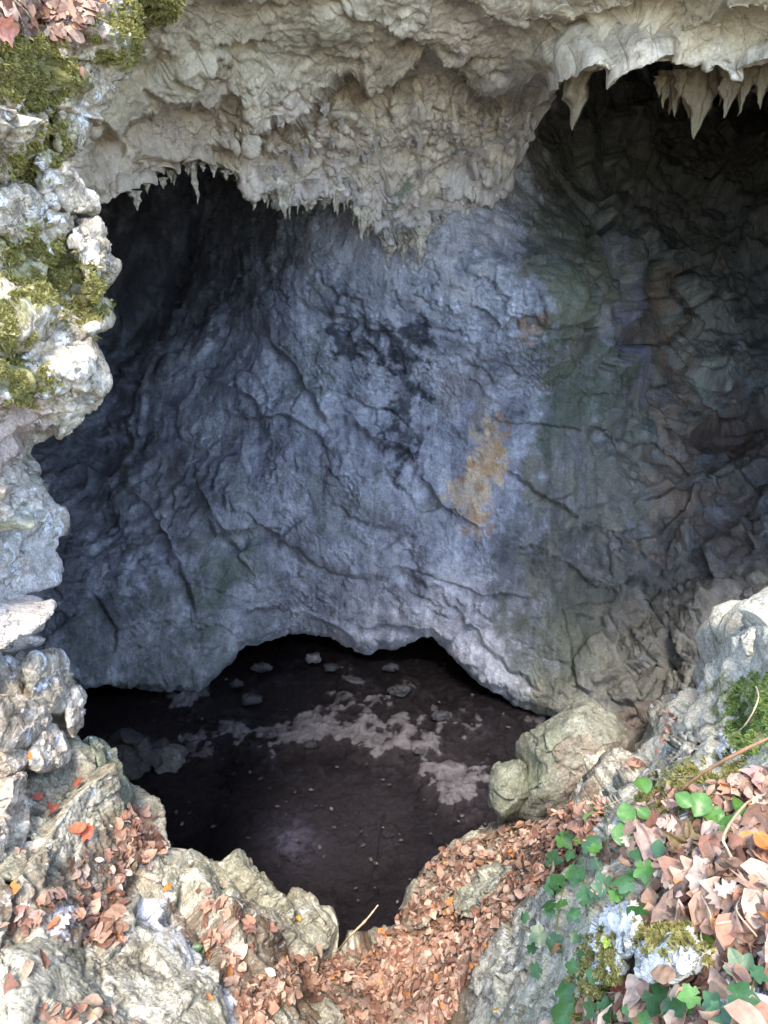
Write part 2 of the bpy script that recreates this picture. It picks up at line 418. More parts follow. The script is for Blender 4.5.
def make_wall():
    X = np.r_[np.linspace(-300, 40, 70)[:-1], np.linspace(40, 800, 640), np.linspace(800, 1150, 60)[1:]]
    T0 = -80
    yb = np.interp(X, wx_b, wy_b) + 3.0 * perlin(np.c_[X * 0.06, X * 0, X * 0] + .5, 4) + 2.0 * perlin(np.c_[X * 0.23, X * 0, X * 0] + .5, 5)
    v = np.r_[np.linspace(0, 0.22, 60)[:-1], np.linspace(0.22, 1, 520)]
    PX = np.repeat(X[None], len(v), 0); PY = T0 + v[:, None] * (yb[None] - T0)
    rr = np.clip(1 - (yb[None] - PY) / 20, 0, 1); D = WALLD(PX, PY) + .45 * rr ** 3
    for i_, (xs, ys, st) in enumerate([
            ([205, 220, 250, 280, 320, 332], [408, 415, 422, 414, 434, 446], .20), ([262, 285, 310, 325, 350, 370, 404, 424, 439, 464, 480], [330, 355, 395, 415, 420, 438, 455, 484, 510, 524, 530], .24),
            ([196, 215, 235, 260, 300, 320, 350, 400, 440], [512, 534, 537, 531, 540, 560, 570, 575, 590], .20), ([235, 250, 280, 320, 350, 385, 420], [606, 609, 612, 620, 634, 628, 636], .16),
            ([505, 530, 560, 590, 620], [470, 484, 506, 528, 536], .24), ([440, 460, 480, 510, 540], [590, 612, 640, 664, 684], .14), ([175, 200, 230, 250], [480, 500, 545, 570], .16),
            ([120, 150, 175, 200], [480, 520, 560, 610], .2), ([330, 360, 400, 420], [500, 520, 528, 545], .12), ([470, 500, 530, 545], [305, 325, 318, 332], .14), ([300, 330, 360, 400], [295, 312, 318, 340], .14),
            ([150, 190, 230, 262], [385, 372, 392, 404], .14), ([590, 620, 650, 690, 712], [425, 446, 440, 470, 520], .25), ([560, 600, 640], [560, 590, 596], .2)]):
        D = D + ledge(PX, PY, 320 + i_ * 3, xs, ys, st, 4, 4)
    P = U(PX, PY, D)
    e = P[-1]
    # the foot curls under and runs back beneath the wall
    k = np.linspace(0, 1, 26)[1:, None, None]
    foot = e[None] + np.concatenate([e[None, :, :1] * 0.05 * k, 2.6 * k ** 1.2 + 0 * e[None, :, :1], -1.6 * k ** 2.2 + 0.10 * np.sin(k * 3.14) + 0 * e[None, :, :1]], -1)
    P = np.concatenate([P, foot]); PX = np.concatenate([PX, np.repeat(X[None], 25, 0)]); PY = np.concatenate([PY, np.repeat(yb[None], 25, 0)])
    P2 = two_stage(P, (PX, PY, D0_(PX), (200, 350)), wall_coarse, wall_fine, .1, 1)
    G = (.075, .115, .075); GG = (.12, .15, .09); DK = (.05, .055, .07); OC = (.44, .24, .09); PO = (.60, .48, .33)
    BR = (.34, .25, .175); DG = (.22, .215, .175); BL = (.12, .115, .10); RED = (.22, .13, .10)
    lay = [
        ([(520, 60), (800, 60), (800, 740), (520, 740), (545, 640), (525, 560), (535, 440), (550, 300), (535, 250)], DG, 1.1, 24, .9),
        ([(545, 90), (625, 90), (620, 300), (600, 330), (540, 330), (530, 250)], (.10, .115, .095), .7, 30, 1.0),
        ([(622, 90), (800, 90), (800, 330), (700, 300), (640, 210)], BL, .6, 40, 1.0),  # shade of the upper right recess, painted into the stone colour
        ([(640, 290), (700, 270), (720, 400), (700, 520), (650, 560), (655, 400)], BR, .9, 34, 1.1),
        ([(640, 260), (665, 300), (660, 370), (630, 330)], (.20, .19, .20), .7, 18, 1.4),
        ([(600, 220), (622, 240), (640, 330), (650, 400), (628, 390), (612, 300)], (.30, .29, .36), .8, 14, 1.6),
        ([(600, 400), (640, 380), (660, 470), (630, 520), (600, 480)], (.30, .285, .23), .7, 24, 1.4),
        ([(690, 290), (735, 300), (745, 370), (715, 400), (680, 380)], (.46, .44, .38), .9, 14, 2.2),
        ([(700, 355), (735, 362), (728, 392), (700, 400)], (.50, .52, .42), .9, 10, 2.2),
        ([(560, 110), (600, 100), (610, 220), (570, 240)], (.15, .15, .125), .6, 20, 1.5),
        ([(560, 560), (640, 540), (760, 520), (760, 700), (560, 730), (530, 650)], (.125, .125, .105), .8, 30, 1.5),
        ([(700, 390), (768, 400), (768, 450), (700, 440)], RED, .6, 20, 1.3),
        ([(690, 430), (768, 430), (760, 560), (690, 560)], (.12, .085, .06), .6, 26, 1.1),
        ([(540, 370), (610, 350), (650, 420), (560, 440)], G, .6, 30, 1.2),
        ([(530, 270), (590, 250), (600, 330), (545, 360)], GG, .55, 26, 1.4),
        ([(570, 230), (600, 230), (610, 300), (590, 360), (560, 340)], (.13, .12, .07), .7, 20, 1.3),
        ([(500, 520), (560, 500), (580, 660), (500, 660)], (.07, .08, .075), .6, 34, 1.2),
        ([(500, 600), (600, 590), (600, 690), (520, 690)], (.06, .085, .055), .5, 34, 1.4),
        ([(465, 480), (490, 420), (500, 415), (505, 440), (515, 455), (500, 480), (490, 510), (478, 535), (462, 510), (440, 500), (450, 480)], PO, 1.0, 12, 2.6),
        ([(490, 440), (500, 418), (508, 440), (505, 470), (488, 490), (470, 480)], OC, .7, 12, 3.2),
        ([(466, 505), (492, 500), (482, 532), (472, 530)], OC, .6, 14, 3.2),
        ([(515, 330), (540, 320), (545, 335), (520, 345)], OC, .5, 12, 2.2),
        ([(440, 380), (480, 370), (500, 410), (450, 420)], (.22, .19, .16), .5, 20, 1.6),
        ([(380, 330), (420, 320), (415, 470), (395, 470), (385, 400)], DK, 1.0, 20, 2.0),
        ([(330, 330), (370, 325), (380, 360), (335, 360)], DK, .95, 14, 2.4),
        ([(290, 350), (320, 350), (320, 400), (295, 395)], G, .55, 16, 1.8),
        ([(330, 170), (540, 120), (505, 240), (450, 300), (370, 290), (320, 240)], (.46, .44, .45), .8, 40, 1.3),
        ([(50, 600), (200, 590), (260, 640), (200, 700), (50, 700)], (.08, .10, .085), .65, 40, 1.0),
        ([(40, 200), (150, 180), (190, 280), (150, 400), (90, 600), (40, 660)], (.10, .105, .12), .75, 40, .8),  # painted shade: darkens the left hollow
        ([(180, 540), (240, 500), (260, 560), (200, 640)], G, .5, 30, 1.2),
        ([(130, 470), (220, 430), (200, 540), (140, 560)], (.16, .15, .13), .5, 30, 1.0),
        ([(300, 470), (360, 470), (420, 520), (330, 540)], (.16, .19, .15), .45, 34, 1.3),
        ([(200, 560), (260, 560), (260, 600), (210, 600)], GG, .45, 24, 1.3),
        ([(100, 150), (340, 180), (300, 260), (200, 300), (140, 380), (90, 300)], (.085, .08, .085), .8, 36, .9),  # painted shade under the roof at the upper left
    ]
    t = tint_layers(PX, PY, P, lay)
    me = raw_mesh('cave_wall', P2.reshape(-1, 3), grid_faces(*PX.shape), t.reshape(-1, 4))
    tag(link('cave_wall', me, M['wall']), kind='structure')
make_wall()

# ------------------------------------------------------------------ 2. the overhanging roof
ROOFD = TPS([(-400, -350, 5.0), (-400, 200, 6.5), (100, -350, 4.8), (100, 60, 6.2), (100, 200, 7.2), (200, 170, 8.2), (200, 0, 5.8), (400, -350, 4.8), (400, 0, 7.0),
             (300, 120, 8.4), (330, 200, 10.0), (400, 120, 9.2), (420, 245, 11.25), (380, 225, 10.9), (465, 215, 11.3), (500, 190, 11.2), (480, 150, 10.0), (540, 110, 8.8), (560, 30, 6.6), (612, 97, 6.6), (560, 80, 7.0),
             (700, 60, 6.4), (700, 0, 5.6), (650, -350, 4.6), (768, 75, 6.2), (1200, 80, 5.5), (1200, -350, 4.4), (480, 60, 7.6)], 0.0004)
rx_e = [-700, -400, 60, 105, 130, 150, 175, 200, 230, 255, 285, 300, 320, 345, 370, 400, 420, 440, 470, 500, 515, 530, 545, 556, 575, 592, 614, 635, 670, 700, 735, 768, 820, 880, 960, 1060, 1300]
ry_e = [240, 230, 215, 205, 200, 186, 172, 168, 176, 195, 200, 206, 202, 200, 226, 240, 250, 240, 216, 194, 172, 142, 112, 92, 84, 80, 97, 82, 66, 62, 78, 74, 90, 200, 520, 860, 1000]  # beyond the right frame edge the lip drops, added to block sky light

def roof_curt(px, py): return sstep(200, 260, px) * (1 - sstep(560, 600, px)) * sstep(70, 125, py)
def roof_coarse(p, q):
    px, py = q[:, 0], q[:, 1]; curt = roof_curt(px, py)
    h = 0.13 * fbm(p * 0.7, 3, 105)
    u = np.arctan2(px - 425, 345 - py); r_ = np.hypot(px - 425, 345 - py) / 100            # drapery gathers toward the curtain's tip
    h += curt * .055 * ridged(np.c_[u * 4.2 + .25 * fbm(p * 1.2, 2, 170), r_ * .5, u * 0], 2, 171) * sstep(.6, 1.6, r_)
    f, e = facet(warp(p, 0.3, 0.9, 103) * np.array([.8, 1, 1.2]), 121); h += 0.13 * (1 - .6 * curt) * f
    f, e = facet(warp(p, .14, 2, 108) * 2.4, 122); h += 0.035 * f
    x = p[:, 0]; v = py * 0.011
    t1 = np.abs(perlin(np.c_[x * 3.2, v * 1.5, p[:, 1] * .8], 131)); t2 = np.abs(perlin(np.c_[x * 8, v * 2, p[:, 1] * 2], 132))
    s = v * 1.3 + 0.9 * fbm(p * 0.6, 3, 133) - (.25 + .5 * curt) * t1 - .15 * t2
    h += (0.14 + 0.05 * curt) * saw(s, .92) * sstep(-.5, .3, fbm(p * .8, 2, 134))
    s = v * 3.4 + 1.8 * fbm(p * 1.1, 3, 143) - (.3 + .9 * curt) * t1 - (.15 + .4 * curt) * t2
    h += (0.025 + 0.060 * curt) * saw(s, .9) * sstep(-.5, .2, fbm(p * 1.3, 2, 144))
    return h
def roof_fine(p, q):
    px, py, sp = q[:, 0], q[:, 1], q[:, 3]; curt = roof_curt(px, py)
    x = p[:, 0]; v = py * 0.011
    f, e = facet(warp(p, .06, 4, 109) * 7, 123); h = 0.014 * f * att(sp, 5)
    s = v * 8 + 2.2 * fbm(p * 2.2, 3, 153) - (.4 + 1.0 * curt) * np.abs(perlin(np.c_[x * 9, v * 4, p[:, 1] * 4], 154))
    h += (0.008 + 0.024 * curt) * saw(s, .87) * att(sp, 5)
    h += curt * 0.018 * ridged(np.c_[x * 4 + fbm(p * 2, 2, 160), v * .8, p[:, 1]], 2, 161) * att(sp, 5)
    h += 0.010 * fbm(p * 9, 4, 165, .6) * att(sp, 8)
    return h

def make_roof():
    X = np.r_[np.linspace(-700, 60, 90)[:-1], np.linspace(60, 790, 660), np.linspace(790, 1300, 60)[1:]]
    teeth = 7 * np.abs(perlin(np.c_[X * 0.07, X * 0, X * 0] + .5, 14)) * 2 + 3 * np.abs(perlin(np.c_[X * 0.21, X * 0, X * 0] + .5, 15)) * 2
    tm = np.interp(X, [100, 140, 250, 430, 460, 560, 580, 768], [.6, .8, 1.6, 1.9, .8, .4, .5, .5])
    ye = np.interp(X, rx_e, ry_e) + (teeth - 4) * tm
    T0 = -420
    v = np.r_[np.linspace(0, 0.62, 70)[:-1], np.linspace(0.62, 1, 300)]
    PX = np.repeat(X[None], len(v), 0); PY = T0 + v[:, None] * (ye[None] - T0)
    D = ROOFD(PX, PY)
    D = D + ledge(PX, PY, 301, [88, 125, 165, 215, 240], [134, 126, 118, 112, 104], .35, 5, 4)
    D = D + ledge(PX, PY, 302, [255, 310, 325, 350, 372, 395, 434, 470, 484, 520, 554], [128, 118, 95, 78, 104, 82, 65, 94, 106, 92, 88], .6, 5, 7)
    D = D + ledge(PX, PY, 303, [430, 480, 520, 560, 620, 768], [-5, 22, 38, 30, 12, 28], .25, 5, 6)
    D = D + ledge(PX, PY, 304, [150, 200, 240, 290, 330], [178, 158, 140, 150, 142], .3, 5, 6)
    P = U(PX, PY, D)
    e = P[-1]; k = np.linspace(0, 1, 40)[1:, None, None]; z0 = 0 * e[None, :, :1]
    back = e[None] + cat3(e[None, :, :1] / np.maximum(e[None, :, 1:2], 1) * 13 * k ** 1.8 * sstep(690, 790, X)[None, :, None] * 1.05, 13 * k ** 1.8 + z0, 0.5 * np.sqrt(k) + 1.6 * k ** 1.5 + z0)
    P = np.concatenate([P, back]); PX = np.concatenate([PX, np.repeat(X[None], 39, 0)]); PY = np.concatenate([PY, np.repeat(ye[None], 39, 0)])
    P2 = two_stage(P, (PX, PY, D0_(PX), (200, 350)), roof_coarse, roof_fine, .15, 1)
    GR_ = (.24, .25, .17)
    lay = [([(90, 60), (300, -20), (420, 0), (330, 70), (220, 110), (95, 135)], (.62, .55, .41), .6, 30, 1.2),
           ([(230, 130), (560, 90), (540, 260), (250, 230)], (.66, .57, .50), .65, 30, 1.0),
           ([(85, 130), (230, 110), (240, 160), (110, 210), (80, 190)], (.50, .41, .35), .6, 20, 1.4),
           ([(560, -40), (800, -40), (800, 70), (560, 60)], (.70, .62, .46), .6, 30, 1.2),
           ([(590, 45), (640, 40), (650, 70), (600, 95), (575, 80)], (.66, .58, .43), .4, 24, 2),
           ([(250, 175), (330, 170), (420, 200), (500, 150), (540, 120), (520, 260), (250, 260)], (.54, .50, .50), .65, 26, 1.2),
           ([(398, 176), (412, 176), (412, 196), (398, 198)], (.12, .15, .09), .8, 5, 3),
           ([(410, 240), (432, 240), (430, 262), (414, 262)], (.10, .13, .07), .8, 6, 3),
           ([(440, 20), (490, 10), (500, 60), (450, 60)], (.66, .52, .44), .5, 16, 1.5)]
    t = tint_layers(PX, PY, P, lay)
    me = raw_mesh('cave_ceiling', P2.reshape(-1, 3), grid_faces(*PX.shape), t.reshape(-1, 4))
    tag(link('cave_ceiling', me, M['roof']), kind='structure')
    return X, ye, P2[len(v) - 1]
ROOF_X, ROOF_YE, ROOF_EDGE = make_roof()

# ------------------------------------------------------------------ moss regions (pixels of the photograph, used as pigment and tuft area)
MOSS = [
    ('thick yellow-green moss cushion at the upper left edge', [(0, 42), (40, 38), (62, 52), (72, 78), (55, 98), (25, 104), (0, 88)], 1.0),
    ('moss fringe hanging along the top edge beside the roof', [(92, 22), (150, -5), (215, -5), (196, 14), (160, 40), (120, 54), (92, 50)], 1.0),
    ('moss patch on the left rock face below the two square blocks', [(8, 240), (45, 232), (72, 262), (80, 300), (60, 318), (20, 300), (8, 272)], .9),
    ('small moss tuft on the left rock edge beside the pale slab', [(78, 268), (98, 280), (104, 310), (92, 330), (78, 300)], .8),
    ('round moss patch at the left picture edge above the pink rock', [(0, 366), (26, 360), (46, 378), (42, 396), (12, 400), (0, 390)], .95),
    ('bright green moss cushion on the right picture edge', [(728, 700), (745, 688), (790, 672), (790, 730), (752, 748), (730, 738)], 1.0),
    ('green moss strip under the long reddish twig', [(640, 800), (690, 775), (735, 765), (735, 782), (690, 800), (660, 815)], .8),
    ('moss around the two white lichened stones', [(640, 932), (660, 922), (700, 922), (736, 932), (738, 948), (708, 952), (696, 938), (672, 936), (660, 946), (650, 940)], .95),
    ('dark moss clump at the right edge beside the brown leaves', [(752, 890), (790, 880), (790, 930), (758, 924), (748, 905)], 1.0),
    ('moss running down the gap between the ivy and the pale stone', [(590, 960), (604, 930), (612, 990), (600, 1030), (560, 1040), (575, 1000)], .7),
    ('thin moss on the left face between the pale blocks', [(30, 150), (58, 120), (62, 145), (42, 175), (20, 176), (12, 160)], .7),
    ('moss on the left edge under the wide shelf', [(0, 300), (18, 305), (28, 330), (10, 345), (0, 340)], .7),
]
MOSSC = (.19, .185, .045)
moss_lay = [(p, MOSSC, .9 * s, 14, 6.0) for _, p, s in MOSS]

# ------------------------------------------------------------------ 3. the sunlit rock face on the left
FACED = TPS([(-400, -250, 2.4), (-400, 400, 2.6), (-400, 900, 2.6), (0, -250, 3.2), (200, -250, 4.4), (0, 0, 3.1), (100, 20, 3.6), (200, 10, 4.3), (0, 120, 3.2), (100, 110, 3.9), (0, 250, 3.3), (100, 250, 3.8),
             (0, 400, 3.3), (105, 390, 3.9), (0, 450, 3.5), (50, 470, 4.0), (0, 600, 3.6), (55, 600, 4.1), (0, 720, 3.7), (80, 720, 4.3), (0, 900, 3.3), (130, 880, 4.2)], 0.0005)
fy_e = [-300, -60, 0, 12, 30, 48, 70, 95, 130, 160, 185, 200, 216, 235, 250, 290, 310, 350, 385, 410, 430, 442, 455, 470, 520, 570, 600, 625, 660, 690, 720, 740, 900]
fx_e = [300, 235, 214, 196, 182, 150, 118, 106, 96, 82, 84, 92, 96, 108, 108, 94, 90, 88, 94, 94, 88, 72, 48, 46, 56, 46, 44, 52, 64, 76, 76, 72, 62]

def D0_(a): return np.ones_like(a)
def face_coarse(p, q):
    h = 0.09 * fbm(p * 1.1, 3, 205)
    f, e = facet(warp(p, 0.07, 1.2, 203) * np.array([1.5, 1.5, 2.2]), 221); h += 0.25 * f - 0.06 * (1 - sstep(0, .05, e))
    f, e = facet(warp(p, .02, 2, 208) * np.array([3.4, 3.4, 4.8]), 222); h += 0.075 * f - 0.025 * (1 - sstep(0, .05, e))
    return h
def face_fine(p, q):
    sp = q[:, 3]
    f, e = facet(warp(p, .01, 6, 209) * 9, 223); h = att(sp, 6) * 0.020 * f
    f, e = facet(warp(p, .006, 14, 219) * 22, 224); h += att(sp, 14) * 0.006 * f
    f, e = facet(p * 50, 225); h += att(sp, 30) * 0.003 * f
    h += 0.006 * fbm(p * 16, 4, 235, .65) * att(sp, 10)
    return h

def make_face():
    Y = np.r_[np.linspace(-300, -10, 60)[:-1], np.linspace(-10, 860, 720)]
    xe = np.interp(Y, fy_e, fx_e) + 2.5 * perlin(np.c_[Y * 0.07, Y * 0, Y * 0] + .5, 24) + 1.5 * perlin(np.c_[Y * 0.25, Y * 0, Y * 0] + .5, 25)
    X0 = -420
    u = np.r_[np.linspace(0, 0.76, 40)[:-1], np.linspace(0.76, 1, 130)]
    PY = np.repeat(Y[:, None], len(u), 1); PX = X0 + u[None] * (xe[:, None] - X0)
    D = FACED(PX, PY)
    # the shelf that juts out at y 330..455
    shelf = sstep(300, 340, PY) * (1 - sstep(430 - 0.1 * PX, 460 - .1 * PX, PY))
    D = D - 0.22 * shelf
    # rounding toward the edge
    rr = np.clip(1 - (xe[:, None] - PX) / 40, 0, 1); D = D + 0.30 * rr ** 3
    P = U(PX, PY, D)
    e = P[:, -1:]; k = np.linspace(0, 1, 30)[1:][None, :, None]; z0 = 0 * e[..., :1]
    back = e * (1 + 2.6 * k) + cat3(-1.3 * k ** .8 + z0, z0, z0)
    P = np.concatenate([P, back], 1); PX = np.concatenate([PX, np.repeat(xe[:, None], 29, 1)], 1); PY = np.concatenate([PY, np.repeat(Y[:, None], 29, 1)], 1)
    P2 = two_stage(P, (PX, PY, D0_(PX), (300, 60)), face_coarse, face_fine, .06)
    lay = [([(-20, 405), (60, 395), (104, 400), (90, 440), (50, 460), (-20, 480)], (.40, .31, .24), .55, 18, 3),
           ([(-20, 400), (45, 400), (55, 440), (-20, 470)], (.42, .30, .30), .5, 14, 4),
           ([(-20, 470), (60, 460), (60, 660), (-20, 660)], (.56, .53, .52), .55, 20, 2.5),
           ([(-10, 520), (15, 515), (22, 560), (0, 580)], (.25, .28, .15), .6, 12, 5),
           ([(30, 480), (42, 478), (40, 510), (26, 505)], (.28, .30, .20), .5, 10, 5),
           ([(-20, -20), (120, -20), (100, 20), (60, 50), (-20, 40)], (.26, .17, .13), .8, 16, 4),
           ([(60, 60), (110, 70), (90, 150), (60, 140)], (.42, .33, .22), .6, 14, 4),
           ([(-20, 320), (110, 320), (106, 350), (-20, 350)], (.36, .28, .18), .5, 14, 4),
           ([(60, 660), (90, 690), (80, 740), (-20, 760), (-20, 660)], (.34, .34, .26), .5, 20, 3)] + moss_lay
    t = tint_layers(PX, PY, P, lay)
    me = raw_mesh('rock_face', P2.reshape(-1, 3), grid_faces(*PX.shape), t.reshape(-1, 4))
    tag(link('rock_face', me, M['face']), kind='structure')
    return P2, PX.shape
FACE_P, FACE_S = make_face()

# ------------------------------------------------------------------ 4. the rim ground in front
RIMD = TPS([(-400, 760, 4.2), (-400, 1024, 3.0), (0, 700, 4.0), (0, 800, 3.9), (0, 900, 3.3), (0, 1024, 2.8), (90, 790, 4.4), (130, 810, 4.6), (120, 900, 3.9), (100, 1024, 3.1), (200, 870, 4.5),
            (200, 950, 3.9), (220, 1024, 3.4), (250, 885, 4.8), (320, 940, 4.9), (340, 985, 4.5), (330, 1024, 4.1), (400, 940, 4.8), (440, 1024, 3.9), (430, 880, 5.2), (480, 840, 5.4), (470, 930, 4.4),
            (500, 1000, 3.3), (530, 880, 4.1), (520, 830, 5.2), (540, 940, 3.3), (560, 1010, 2.4), (580, 870, 3.1), (600, 790, 5.1), (590, 740, 6.3), (560, 770, 6.0), (640, 715, 6.2), (680, 690, 6.0), (660, 770, 4.2),
            (630, 850, 2.3), (620, 930, 1.9), (620, 1020, 1.65), (690, 790, 2.6), (700, 850, 1.75), (700, 950, 1.45), (700, 1024, 1.3), (715, 672, 5.0), (720, 720, 3.6), (768, 610, 3.9), (768, 680, 3.0),
            (768, 760, 2.1), (768, 850, 1.5), (768, 1000, 1.2), (900, 600, 3.0), (900, 800, 1.5), (1200, 700, 1.6), (1200, 1000, 1.0), (400, 1200, 3.2), (100, 1200, 2.4), (700, 1200, 1.1), (-400, 1200, 2.2)], 0.0005)
gx_e = [-500, 0, 90, 135, 175, 215, 240, 250, 280, 300, 320, 328, 345, 362, 398, 404, 425, 450, 490, 530, 560, 600, 640, 680, 708, 718, 735, 768, 850, 1250]
gy_e = [760, 760, 775, 805, 830, 855, 870, 882, 900, 905, 925, 947, 955, 950, 930, 906, 872, 848, 828, 812, 790, 760, 738, 714, 692, 676, 640, 606, 560, 520]

def rim_coarse(p, q):
    px, d = q[:, 0], q[:, 2]
    k = np.clip(d / 4.0, .35, 1.2)
    soft = sstep(330, 400, px) * (1 - sstep(560, 600, px))         # leaf-filled hollow is smoother
    a = k * (1 - .65 * soft)
    h = 0.08 * k * fbm(p * 1.0, 3, 405)
    f, e = facet(warp(p, .07, 1.2, 403) * np.array([1.3, 1.3, 1.8]), 421); h += 0.27 * a * f - 0.06 * a * (1 - sstep(0, .04, e))
    f, e = facet(warp(p, .02, 2, 408) * 3.2, 422); h += 0.06 * a * f - 0.022 * (1 - sstep(0, .05, e)) * a
    return h
def rim_fine(p, q):
    sp = q[:, 3]; k = np.clip(q[:, 2] / 4.0, .35, 1.2)
    f, e = facet(warp(p, .01, 6, 409) * 9, 423); h = att(sp, 6) * 0.016 * k * f
    f, e = facet(warp(p, .006, 14, 419) * 22, 424); h += att(sp, 14) * 0.007 * k * f
    f, e = facet(p * 50, 425); h += att(sp, 30) * 0.003 * f
    h += 0.006 * fbm(p * 14, 4, 435, .65) * att(sp, 10)
    return h

def make_rim():
    X = np.r_[np.linspace(-500, -10, 60)[:-1], np.linspace(-10, 790, 700), np.linspace(790, 1250, 60)[1:]]
    ye = np.interp(X, gx_e, gy_e) + 2.0 * perlin(np.c_[X * 0.08, X * 0, X * 0] + .5, 44) + 1.2 * perlin(np.c_[X * 0.3, X * 0, X * 0] + .5, 45)
    B0 = 1190
    v = np.r_[np.linspace(0, 0.35, 50)[:-1], np.linspace(0.35, 1, 400)]
    PX = np.repeat(X[None], len(v), 0); PY = B0 + v[:, None] * (ye[None] - B0)
    D = RIMD(PX, PY)
    rr = np.clip(1 - (PY - ye[None]) / 26, 0, 1); D = D + 0.22 * rr ** 3
    P = U(PX, PY, D)
    z0 = 0 * P[:1, :, :1]
    # into the pit: round over and drop to below the floor
    e = P[-1][None]; k = np.linspace(0, 1, 60)[1:, None, None]
    drop = (-10.6 - e[..., 2:])
    down = e + cat3(z0, 0.25 * np.sin(np.clip(k * 12, 0, 1.57)) - 0.9 * k + z0, drop * k ** 1.6)
    # behind the frame: up to where the photographer stands and on into the hillside
    s = P[0][None]; kk = np.linspace(1, 0, 40)[:-1, None, None]
    tgt = cat3(s[..., :1] * 1.5 + (X[None, :, None] - 384) / 1000 * 26, -26 + z0, -2.2 + z0)
    mid = cat3(s[..., :1] * 1.6, -1.2 + z0, -1.75 + z0)
    back = np.where(kk < .4, s + (mid - s) * sstep(0, .4, kk), mid + (tgt - mid) * np.clip((kk - .4) / .6, 0, 1) ** 1.5)
    P = np.concatenate([back, P, down])
    PX = np.concatenate([np.repeat(X[None], len(back), 0), PX, np.repeat(X[None], len(down), 0)])
    PY = np.concatenate([np.full((len(back), len(X)), B0 + 40.), PY, np.repeat(ye[None], len(down), 0)])
    D = np.concatenate([np.full((len(back), len(X)), 2.), D, np.repeat(D[-1][None], len(down), 0)])
    P2 = two_stage(P, (PX, PY, D, (250, 350)), rim_coarse, rim_fine, .04)
    SOIL = (.12, .075, .045)
    lay = [([(300, 960), (400, 925), (430, 870), (480, 835), (560, 800), (620, 790), (600, 850), (540, 900), (480, 1000), (470, 1060), (230, 1060), (200, 960), (180, 900)], SOIL, .9, 20, 4),
           ([(130, 810), (165, 850), (150, 900), (60, 950), (0, 940), (0, 900), (60, 870)], SOIL, .75, 18, 4),
           ([(620, 850), (800, 740), (800, 1080), (560, 1080), (620, 950)], (.11, .075, .045), .9, 16, 6),
           ([(560, 790), (640, 740), (700, 690), (720, 665), (680, 660), (620, 700), (560, 740)], (.20, .145, .105), .85, 14, 4),
           ([(590, 730), (640, 700), (700, 660), (712, 680), (680, 712), (630, 740)], (.17, .125, .09), .9, 10, 4),
           ([(780, 640), (900, 560), (1260, 500), (1260, 1200), (790, 1200)], (.12, .08, .05), .85, 30, 3),
           ([(650, 770), (690, 730), (700, 690), (740, 620), (800, 580), (800, 760), (700, 790)], (.50, .48, .39), .8, 16, 4),
           ([(460, 1000), (520, 890), (600, 840), (640, 840), (600, 960), (590, 1040), (460, 1050)], (.44, .43, .33), .75, 16, 4),
           ([(60, 740), (130, 800), (250, 880), (320, 920), (300, 950), (150, 870), (60, 800)], (.27, .27, .17), .4, 16, 4),
           ([(140, 900), (165, 895), (185, 930), (200, 965), (188, 975), (165, 945), (150, 920)], (.75, .75, .74), .9, 8, 9),
           ([(40, 920), (70, 915), (65, 945), (38, 945)], (.62, .63, .68), .8, 10, 9),
           ([(215, 985), (232, 985), (245, 1020), (225, 1020)], (.7, .7, .7), .8, 8, 9)] + moss_lay
    t = tint_layers(PX, PY, P, lay)
    me = raw_mesh('ground', P2.reshape(-1, 3), grid_faces(*PX.shape), t.reshape(-1, 4))
    tag(link('ground', me, M['ground']), kind='structure')
    return P2
RIM_P = make_rim()

